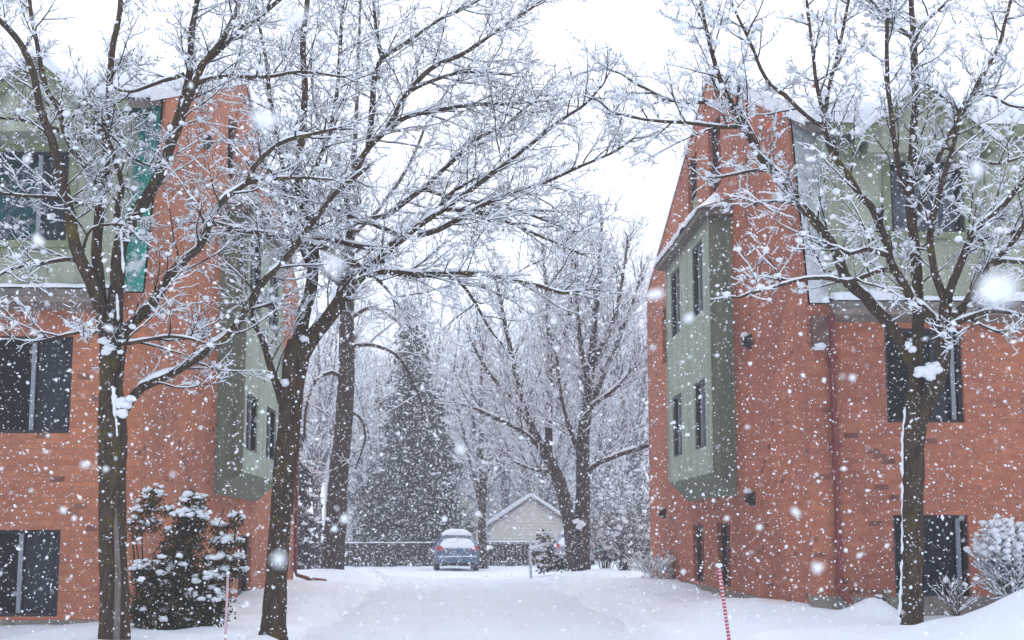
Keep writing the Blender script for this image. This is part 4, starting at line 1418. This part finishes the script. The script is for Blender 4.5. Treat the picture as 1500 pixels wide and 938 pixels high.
for (px, D, h, sp, nn, lab) in ((886, 47.5, 2.3, 1.0, 26, 'snowy thicket bush just right of the twin trunk'),
                                (915, 46, 1.9, 1.1, 28, 'snowy thicket bush in the middle of the three'),
                                (948, 49, 2.9, 1.3, 26, 'tallest snowy thicket bush, touching the right building end')):
    p = at(px, 840, D)
    twig_shrub('thicket_bush', (p.x, D, gz(p.x, D)), h, sp, nn, lab, S_bk, g, ('twig_far', 'twig_far'))
for (px, D, h, sp, nn, lab) in ((925, 60, 4.6, 2.0, 26, 'tall pale brushwood clump behind the thicket at the right building'),
                                (545, 72, 3.0, 2.2, 24, 'pale brushwood clump beside the low conifer'),
                                (670, 76, 4.2, 2.2, 26, 'pale brushwood clump above the blue car'),
                                (745, 82, 4.6, 2.6, 26, 'pale brushwood clump behind the garage'),
                                (880, 66, 4.0, 1.8, 22, 'pale brushwood clump behind the twin trunk')):
    p = at(px, 815, D)
    twig_shrub('brushwood', (p.x, D, gz(p.x, D)), h, sp, nn, lab, dict(S_bk, lv=[(.34, .5, 1.3, 4), (.24, .25, .6, 3)], rmin=.011, rmax=(.018, .013), snow=(.022, .018)), 'pale brushwood at the wood edge', ('twig_far', 'twig_far'))

D = 46
p = at(805, 838, D)
o = thing('evergreen_shrub', (p.x, D, gz(p.x, D)), 'snow-flecked dark evergreen bush between the bent rail post and the twin trunk', 'shrub')
leafy(o, [ell(797, 787, 12, D), ell(795, 808, 17, D), ell(806, 822, 22, D, .8), ell(828, 825, 18, D, .75), ell(798, 832, 14, D, .6)], 2600, .10, 'yew', 3.2, (.05, .12), flat=.5)
p = at(715, 812, 59)
o = thing('evergreen_shrub', (p.x, 59, gz(p.x, 59)), 'small dark bush at the foot of the slender tree beside the car', 'shrub')
leafy(o, [ell(713, 806, 9, 58.5), ell(704, 800, 7, 58.5)], 2400, .12, 'yew', 3, (.05, .11), flat=.5)

# ------------------------------------------------------------------ fence, garage, far houses
def fence_run(px0, px1, D0, D1, ztop, label):
    a, b = at(px0, 800, D0), at(px1, 800, D1)
    a = Vector((a.x, D0, 0)); b = Vector((b.x, D1, 0))
    d = (b - a); ln = d.length; d.normalize(); nrm = Vector((-d.y, d.x, 0))
    root = thing('board_fence', tuple((a + b) / 2), label, 'fence', 'dark board fence across the end of the lot')
    fr = lambda u, v, w: tuple(a + d * u + nrm * w + Vector((0, 0, v)))
    n = int(ln / 2.2)
    bd = MB()
    k = 0
    nb = int(ln / .16)
    for k in range(nb):
        u = k * ln / nb
        bd.box((u + .006, -.1, -.03), (u + ln / nb - .006, ztop - .06 + random.uniform(-.015, .015), -.008), 0, fr)
    bd.build('board_panel', M['fence'], root)
    rl = MB()
    for (l_, h_) in (((0, .35, .0), (ln, .43, .04)), ((0, ztop - .2, .0), (ln, ztop - .12, .04)), ((-.01, ztop - .035, -.05), (ln + .01, ztop - .005, .06))):
        rl = MB(); rl.box(l_, h_, 0, fr); rl.build('rail', M['fence'], root)
    for k in range(n + 1):
        u = ln * k / n
        ps = MB(); ps.box((u - .05, -.2, .042), (u + .05, ztop + .05, .14), 0, fr)
        ps.build('post', M['fence'], root)
    sn = MB()
    V = []
    m = int(ln / .15)
    for k in range(m + 1):
        u = ln * k / m
        h = .07 * (.7 + .5 * noise.noise((u * 2, D0, 1)))
        for w_, q in ((-.07, 0), (-.06, .7), (0, 1), (.06, .7), (.07, 0)):
            V.append(fr(u, ztop - .004 + q * h, w_))
    sn.add(V, [(i_ * 5 + q, i_ * 5 + q + 1, i_ * 5 + q + 6, i_ * 5 + q + 5) for i_ in range(m) for q in range(4)], 0, True)
    sn.build('snow', M['snow'], root)
    return root


fence_run(425, 700, 61.0, 61.6, 1.02, 'dark board fence capped with snow behind the blue car, left of the slender tree')
fence_run(706, 990, 61.9, 62.4, 1.05, 'dark board fence running right from the slender tree in front of the garage')


def gable_house(name, cx, y0, hw, dep, ze, za, mwall, label, windows=(), chim=None, over=.35, sn_h=.28):
    root = thing(name, (cx, y0 + dep / 2, 0), label, 'garage' if name == 'garage' else 'house')
    w = MB()
    w.prism([(cx - hw, y0, -.4), (cx + hw, y0, -.4), (cx + hw, y0, ze), (cx, y0, za), (cx - hw, y0, ze)], (0, dep, 0))
    w.build('wall', M[mwall], root)
    rf = MB()
    sl = (za - ze) / hw
    for q in (-1, 1):
        p0 = Vector((cx, y0 - over, za + .02)); p1 = Vector((cx + q * (hw + over), y0 - over, ze - sl * over + .02))
        rf.prism([p0, p1, p1 + Vector((0, 0, .12)), p0 + Vector((0, 0, .12))], (0, dep + 2 * over, 0))
    ro = rf.build('roof', M['trim_grey'], root)
    sn = MB()
    for q in (-1, 1):
        V = []
        ring = [(-.03, .0), (-.05, sn_h * .6), (.08, sn_h), (dep * .5, sn_h * 1.1), (dep + 2 * over, sn_h)]
        for t in np.linspace(0, 1, 14):
            x = cx + q * (hw + over + .05) * t; z = za + .15 - sl * (hw + over + .05) * t
            for (yy, hh) in ring:
                V.append((x, y0 - over + yy, z + hh * (.9 + .2 * noise.noise((x * 2, yy, 4))) * (.55 if t > .98 else 1)))
        sn.add(V, [(i_ * 5 + k, i_ * 5 + k + 1, i_ * 5 + k + 6, i_ * 5 + k + 5) for i_ in range(13) for k in range(4)], 0, True)
        sn.poly(V[-5:])
    sn.build('snow', M['snow'], ro)
    for q in (-1, 1):
        tb = MB()
        p0 = Vector((cx, y0 - .03, za)); p1 = Vector((cx + q * hw, y0 - .03, ze))
        tb.prism([p0, p1, p1 + Vector((0, 0, -.16)), p0 + Vector((0, 0, -.18))], (0, .028, 0)); tb.build('rake_trim', M['stake_white'], root)
    for q in (-1, 1):
        tb = MB(); tb.box((cx + q * hw - .07, y0 - .027, -.3), (cx + q * hw + .07, y0 - .002, ze - .18)); tb.build('corner_trim', M['stake_white'], root)
    fr = lambda u, v, w_: (u, y0 - w_, v)
    for (u0, u1, v0, v1) in windows:
        f = MB()
        f.box((u0, v0, .002), (u0 + .07, v1, .05), 0, fr); f.box((u1 - .07, v0, .002), (u1, v1, .05), 0, fr)
        f.box((u0 + .07, v0, .002), (u1 - .07, v0 + .07, .048), 0, fr); f.box((u0 + .07, v1 - .07, .002), (u1 - .07, v1, .048), 0, fr)
        fo = f.build('window', M['stake_white'], root)
        g_ = MB(); g_.box((u0 + .07, v0 + .07, .003), (u1 - .07, v1 - .07, .015), 0, fr)
        g_.build('pane', M['car_black'], fo)
    if chim:
        cx_, cy_, z1, s_ = chim
        c = MB(); c.box((cx_ - s_, cy_ - s_, za - 1.6), (cx_ + s_, cy_ + s_, z1)); c.box((cx_ - s_ - .06, cy_ - s_ - .06, z1 + .001), (cx_ + s_ + .06, cy_ + s_ + .06, z1 + .14))
        co = c.build('chimney', M['chimney'], ro)
        bv, bf = blobs([(cx_, cy_, z1 + .2)], [s_ * 1.1], .5, .15, 2); arr_mesh('snow', bv, bf, M['snow'], co)
    return root


c = at(778, 783, 68)
gable_house('garage', c.x, 68, 1.95, 6.5, 1.83, 3.12, 'lap', 'pale lap-sided garage with a snowy gable roof behind the fence', sn_h=.2)
c = at(532, 783, 98)
gable_house('far_house', c.x, 98, 2.7, 9, 5.6, 9.2, 'far_wall', 'pale grey gabled house showing between the tall trunk and the spruce', [(c.x - 1.9, c.x - 1.0, 2.2, 4.4), (c.x - .6, c.x + .3, 2.2, 4.4)])
c = at(765, 783, 104)
gable_house('far_house', c.x, 104, 6.0, 9, 4.2, 7.6, 'far_wall', 'faint house with a chimney and snowy roof behind the garage', [(c.x - 1, c.x + .2, 2, 3.6)], (c.x - .6, 108, 8.9, .45))
c = at(640, 783, 88)
gable_house('far_house', c.x, 88, 2.6, 8, 3.4, 5.2, 'yellow_wall', 'yellow-walled house glimpsed through the spruce above the blue car', [(c.x - 1.9, c.x - 1.0, 1.2, 2.4)])


# ------------------------------------------------------------------ cars
def car(loc, rot, paint, label, snow=1.0):
    root = thing('parked_car', (0, 0, 0), label, 'car')
    st = [  # y, bottom, belt, roof, half width at belt, half width at roof
        (-.02, .42, .74, .80, .66, .62), (.03, .30, .86, .90, .77, .70), (.14, .25, .93, .99, .82, .73), (.34, .23, .97, 1.20, .84, .68), (.62, .22, .98, 1.40, .845, .60), (.95, .22, .98, 1.47, .85, .575),
        (1.5, .22, .97, 1.50, .85, .575), (2.2, .22, .95, 1.47, .85, .575), (2.6, .22, .94, 1.36, .85, .59), (3.05, .22, .92, 1.02, .845, .68), (3.6, .23, .86, .91, .82, .70), (3.95, .28, .76, .80, .76, .66), (4.05, .40, .66, .68, .68, .60)]
    V, k = [], 11
    for (y, b, be, ro, w, wr) in st:
        half = [(0, b), (w * .8, b), (w * .97, b + .10), (w, (b + be) / 2), (w * .985, be), (wr, ro - .05)]
        ring = [half[0]] + half[1:] + [(0, ro)] + [(-x, z) for x, z in half[:0:-1]]
        k = len(ring)
        V += [(x, y, z) for x, z in ring]
    F = [(i_ * k + q, i_ * k + (q + 1) % k, (i_ + 1) * k + (q + 1) % k, (i_ + 1) * k + q) for i_ in range(len(st) - 1) for q in range(k)]
    b = MB(); b.add(V, F, 0, True); b.poly(V[:k]); b.poly(V[-k:][::-1])
    body = b.build('body', paint, root)
    # glass
    g = MB()
    def rp(x, y, lift):  # point on the tailgate slope
        z = np.interp(y, [s_[0] for s_ in st], [s_[3] for s_ in st])
        return (x, y, z + lift)
    g.poly([(-.52, .40, 1.255), (.52, .40, 1.255), (.47, .60, 1.40), (-.47, .60, 1.40)])
    g.build('rear_window', M['glass'], root)
    for q in (-1, 1):
        for (y0, y1) in ((.75, 1.55), (1.62, 2.55)):
            sg = MB()
            sg.poly([(q * .815, y0, 1.02), (q * .815, y1, 1.01), (q * .62, y1 - .1, 1.38), (q * .62, y0 + .08, 1.38)])
            sg.build('side_window', M['car_black'], root)
    bp = MB()
    bp.box((-.80, -.075, .34), (.80, .02, .56))
    bpo = bp.build('bumper', paint, root)
    lo = MB(); lo.box((-.62, -.06, .24), (.62, .05, .335)); lo.build('lower_valance', M['car_black'], root)
    pl = MB(); pl.box((-.26, .0, .66), (.26, .035, .79)); pl.build('licence_plate', M['plate'], root)
    for q in (-1, 1):
        t = MB()
        t.prism([(q * .52, -.01, .80), (q * .79, .02, .78), (q * .82, .06, .97), (q * .60, .05, .98)], (0, .12, 0))
        t.build('tail_lamp', M['tail'], root)
        m = MB(); m.box((q * .86 - .09, 2.75, .96), (q * .86 + .09, 2.85, 1.10)); m.build('mirror', M['car_black'], root)
    for q in (-1, 1):
        for y in (.72, 3.25):
            w = MB()
            w.tube([Vector((q * .66, y, .31)), Vector((q * .69, y, .31)), Vector((q * .82, y, .31)), Vector((q * .85, y, .31))], [.29, .31, .31, .28], 20)
            wo = w.build('wheel', M['car_black'], root)
            rm = MB(); rm.tube([Vector((q * .845, y, .31)), Vector((q * .862, y, .31))], [.2, .19], 16); rm.build('rim', M['rim'], wo)
    # snow on roof, tailgate and bonnet
    rows = [(.05, .93, .70, .02), (.16, 1.02, .66, .035), (.26, 1.11, .62, .03), (.40, 1.255, .50, .012), (.46, 1.29, .40, -.02), (.60, 1.40, .40, -.03), (.66, 1.415, .57, .09), (.85, 1.45, .56, .12), (1.5, 1.49, .56, .14), (2.2, 1.46, .56, .13), (2.6, 1.36, .57, .08), (3.05, 1.03, .62, .06), (3.5, .93, .64, .08), (3.9, .83, .6, .04)]
    V, kk = [], 9
    for (y, z, w_, h) in rows:
        for q in range(kk):
            t = q / (kk - 1) * 2 - 1
            e = 1 - abs(t) ** 4
            V.append((t * (w_ + .02), y - (.03 if h > .05 else .02), z + .004 + (h * snow * e + .01 * noise.noise((t * 3, y * 3, snow))) - .05 * (t ** 4)))
    s_ = MB(); s_.add(V, [(i_ * kk + q, i_ * kk + q + 1, (i_ + 1) * kk + q + 1, (i_ + 1) * kk + q) for i_ in range(len(rows) - 1) for q in range(kk - 1)], 0, True)
    s_.poly(V[:kk])
    s_.build('snow', M['snow'], root)
    s_ = MB(); s_.box((-.74, -.085, .561), (.74, -.0, .60)); s_.build('snow', M['snow'], bpo)
    wp = MB(); wp.tube([Vector((-.02, .30, 1.19)), Vector((.1, .40, 1.275)), Vector((.34, .44, 1.31))], .012, 6); wp.build('wiper', M['car_black'], root)
    root.location = loc
    root.rotation_euler.z = rot
    return root


b = at(670, 836, 53)
car((b.x, 53, gz(b.x, 53) - .03), R_(2), M['car_blue'], 'blue hatchback with red tail lamps, seen from behind under fresh snow')
b = at(832, 820, 57)
car((b.x + .25, 57, gz(b.x, 57) + .05), R_(-6), M['car_grey'], 'snow-buried car mostly hidden behind the dark bush and twin trunk', 1.5)

# ------------------------------------------------------------------ small things
def snow_stake(px0, py0, px1, py1, D, w_px, stripes, label, m0, m1):
    a, b = at(px0, py0, D), at(px1, py1, D)
    a = a + (a - b).normalized() * .35
    root = thing('snow_stake', tuple(a), label, 'snow stake')
    r = w_px * D / FPX / 2
    if stripes:
        for ph, mm, nm in ((0, m0, 'pole'),):
            pass
        p_ = MB(); p_.tube([a, b], r, 10); p_.build('pole', m0, root)
        s_ = MB()
        n = stripes
        for k in range(n):
            t0 = (k + .12) / n; t1 = (k + .78) / n
            s_.tube([a.lerp(b, t0), a.lerp(b, t1)], r * 1.06, 10, 0)
        s_.build('stripes', m1, root)
    else:
        p_ = MB(); p_.tube([a, b], r, 10); p_.build('pole', m0, root)
    bv, bf = blobs([tuple(b + Vector((0, 0, .012)))], [r * 1.6], .8, .2, 2)
    arr_mesh('snow', bv, bf, M['snow'], root)


snow_stake(1068, 938, 1053, 830, 15.2, 5.2, 30, 'red stake with white stripes leaning in the snow before the right building', M['stake_white'], M['stake_red'])
snow_stake(330, 935, 334, 841, 16.4, 3.6, 0, 'thin pale pink stake standing in the snow beside the evergreen shrubs', mat('faded_pink_stake', (.62, .42, .45), .5), None)

b = at(778, 848, 43.5)
root = thing('handrail', (b.x, 43.5, gz(b.x, 43.5)), 'bent galvanised rail post at the drive end beside the dark bush', 'handrail')
z0 = gz(b.x, 43.5)
r_ = MB()
pts = [(b.x, 43.5, z0 - .2), (b.x - .02, 43.5, z0 + .6), (b.x - .05, 43.5, z0 + .82), (b.x + .02, 43.6, z0 + .90), (b.x + .2, 43.9, z0 + .88), (b.x + .55, 44.6, z0 + .86)]
r_.tube([Vector(q) for q in pts], .045, 10); r_.build('post', M['galv'], root)
bv, bf = blobs([(b.x - .02, 43.52, z0 + .95), (b.x + .15, 43.8, z0 + .94), (b.x + .35, 44.2, z0 + .93)], [.07, .06, .06], .6, .2, 2)
arr_mesh('snow', bv, bf, M['snow'], root)

# ------------------------------------------------------------------ falling snow
def flakes(n, d0, d1, power, r_lo, r_hi):
    """flakes through the air of the place, wider than the view on every side"""
    u = rng.random(n)
    D = (d0 ** power + (d1 ** power - d0 ** power) * u) ** (1 / power)
    wide = .42 * D * 1.25 + 1.0
    far = np.clip((D - 38) / 4, 0, 1)                # past the buildings only the gap between them
    wide = np.where(D > 19.2, np.where(D > 38, .135 * D + 3, 4.85), wide)
    mid = np.where((D > 19.2) & (D <= 38), .4, .04 * D * (1 - far) + .012 * D * far)
    x = (rng.random(n) * 2 - 1) * wide + mid
    zt = np.minimum(EYE + .40 * D * 1.1 + .6, np.where(D > 38, 15.0, 99.0))
    z = np.maximum(rng.random(n) * zt, .05)
    r = r_lo * (r_hi / r_lo) ** (rng.random(n) ** 2.4)
    return np.stack([x, D, z], -1), r


OCT_V = np.array([(1, 0, 0), (-1, 0, 0), (0, 1, 0), (0, -1, 0), (0, 0, 1), (0, 0, -1)], float)
OCT_F = np.array([(0, 2, 4), (2, 1, 4), (1, 3, 4), (3, 0, 4), (2, 0, 5), (1, 2, 5), (3, 1, 5), (0, 3, 5)])


def flake_mesh(C, r, bv, bf):
    n, k = len(C), len(bv)
    V = bv[None] * (.55 + .9 * rng.random((n, k)))[:, :, None]
    V = V * np.stack([.75 + .5 * rng.random(n), .75 + .5 * rng.random(n), 1.0 + .9 * rng.random(n)], -1)[:, None, :]
    A = rng.normal(size=(n, 3)) * np.array([1, 1, .75]); A /= np.linalg.norm(A, axis=1)[:, None]     # long axis
    B = np.cross(A, rng.normal(size=(n, 3))); B /= np.linalg.norm(B, axis=1)[:, None]
    Cc = np.cross(A, B)
    V = (V[:, :, 0:1] * B[:, None] + V[:, :, 1:2] * Cc[:, None] + V[:, :, 2:3] * A[:, None]) * r[:, None, None] + C[:, None]
    return V.reshape(-1, 3), (bf[None] + (np.arange(n) * k)[:, None, None]).reshape(-1, 3)


VV, FF, off = [], [], 0
for args in ((60, 1.9, 3.2, 3, .004, .008), (3200, 3.2, 7, 3, .0026, .010), (52000, 7, 19, 3, .0036, .013), (14000, 19.2, 38, 1.6, .007, .016), (160000, 40, 118, 1.25, .011, .026)):
    C_, r_a = flakes(*args)
    v, f = flake_mesh(C_, r_a, OCT_V, OCT_F)
    VV.append(v); FF.append(f + off); off += len(v)
o = arr_mesh('falling_snow', np.concatenate(VV), np.concatenate(FF), M['flake'])
tag(o, 'snowflakes falling through the air over the whole scene', None, None, 'stuff')

# the few large flakes close to the lens, out of focus
big = [(488, 386, 1.1, .0105, 'very large blurred flake over the fork of the middle tree'), (1462, 425, 1.15, .0125, 'largest blurred flake, over the snowy ledge at the right edge'),
       (407, 819, 1.7, .008, 'round blurred flake low on the trunk of the middle tree'), (391, 176, 1.5, .010, 'blurred flake beside the left gable peak'),
       (432, 26, 1.4, .008, 'blurred flake near the top edge over the left branches'), (1432, 250, 1.8, .0095, 'blurred flake over the right green wall, below the small gable'),
       (125, 680, 2.9, .007, 'blurred flake on brick left of the thick trunk'), (253, 695, 2.9, .006, 'blurred flake on brick right of the thick trunk'),
       (40, 234, 2.9, .010, 'blurred flake over the left top window'), (1008, 466, 2.6, .008, 'blurred flake on the upper part of the right green bay'),
       (960, 432, 2.4, .010, 'blurred flake at the far corner of the right building'), (1198, 832, 2.5, .009, 'blurred flake low on brick beside the red downspout'),
       (1165, 750, 2.9, .009, 'blurred flake on brick beneath the right wall vent'), (676, 657, 2.2, .008, 'blurred flake above the blue car'),
       (56, 352, 2.7, .009, 'blurred flake on the green sill at the left edge')]
for k, (px, py, D, r, lab) in enumerate(big):
    v, f = flake_mesh(np.zeros((1, 3)), np.array([r]), ICO1[0], ICO1[1])
    o = arr_mesh('snowflake', v, f, M['flake'])
    o.location = at(px, py, D)
    tag(o, lab, 'snowflake', 'large flakes close to the lens')

# ------------------------------------------------------------------ light, sky, air
w = bpy.data.worlds.new('World')
SC.world = w
w.use_nodes = True
t = w.node_tree
bg = t.nodes['Background']
sky = t.nodes.new('ShaderNodeTexSky')
sky.sky_type = 'NISHITA'
sky.sun_disc = False
sky.sun_elevation = R_(42)
SUN_AZ = R_(8)                                     # measured from +Y towards +X
sky.sun_rotation = SUN_AZ
sky.air_density = 1.0
sky.dust_density = 4.0
mx = t.nodes.new('ShaderNodeMix'); mx.data_type = 'RGBA'
mx.inputs[0].default_value = 0.90                  # closed cloud deck over the clear sky
mx.inputs[7].default_value = (9.5, 10.4, 12.2, 1)
t.links.new(sky.outputs[0], mx.inputs[6])
t.links.new(mx.outputs[2], bg.inputs[0])
bg.inputs[1].default_value = 0.10

sl = bpy.data.lights.new('sun', 'SUN')
so = bpy.data.objects.new('sun', sl)
COL.objects.link(so)
sl.energy = 0.8
sl.angle = R_(40)
sl.color = (1, .985, .96)
el = R_(42)
dirn = Vector((math.sin(SUN_AZ) * math.cos(el), math.cos(SUN_AZ) * math.cos(el), math.sin(el)))
so.rotation_euler = dirn.to_track_quat('Z', 'Y').to_euler()
so.location = (0, 0, 40)

hz = MB(); hz.box((-93, -23, -2.0), (93, 193, 26.0))
hm = bpy.data.materials.new('snowy_air'); hm.use_nodes = True
tt = hm.node_tree; tt.nodes.clear()
ho = tt.nodes.new('ShaderNodeOutputMaterial'); pv = tt.nodes.new('ShaderNodeVolumePrincipled')
pv.inputs['Color'].default_value = (.93, .95, 1.0, 1); pv.inputs['Density'].default_value = 0.0019; pv.inputs['Anisotropy'].default_value = 0.2
tt.links.new(pv.outputs[0], ho.inputs['Volume'])
o = hz.build('haze', hm); tag(o, 'pale snowy haze filling the air', None, None, 'stuff')

SC.view_settings.view_transform = 'Standard'
SC.view_settings.look = 'None'
SC.view_settings.exposure = 0.30
SC.view_settings.gamma = 1.0
SC.cycles.use_denoising = True
SC.cycles.max_bounces = 8
SC.cycles.diffuse_bounces = 3
SC.cycles.glossy_bounces = 2
SC.cycles.transparent_max_bounces = 12
SC.cycles.volume_bounces = 1
SC.cycles.caustics_reflective = False
SC.cycles.caustics_refractive = False
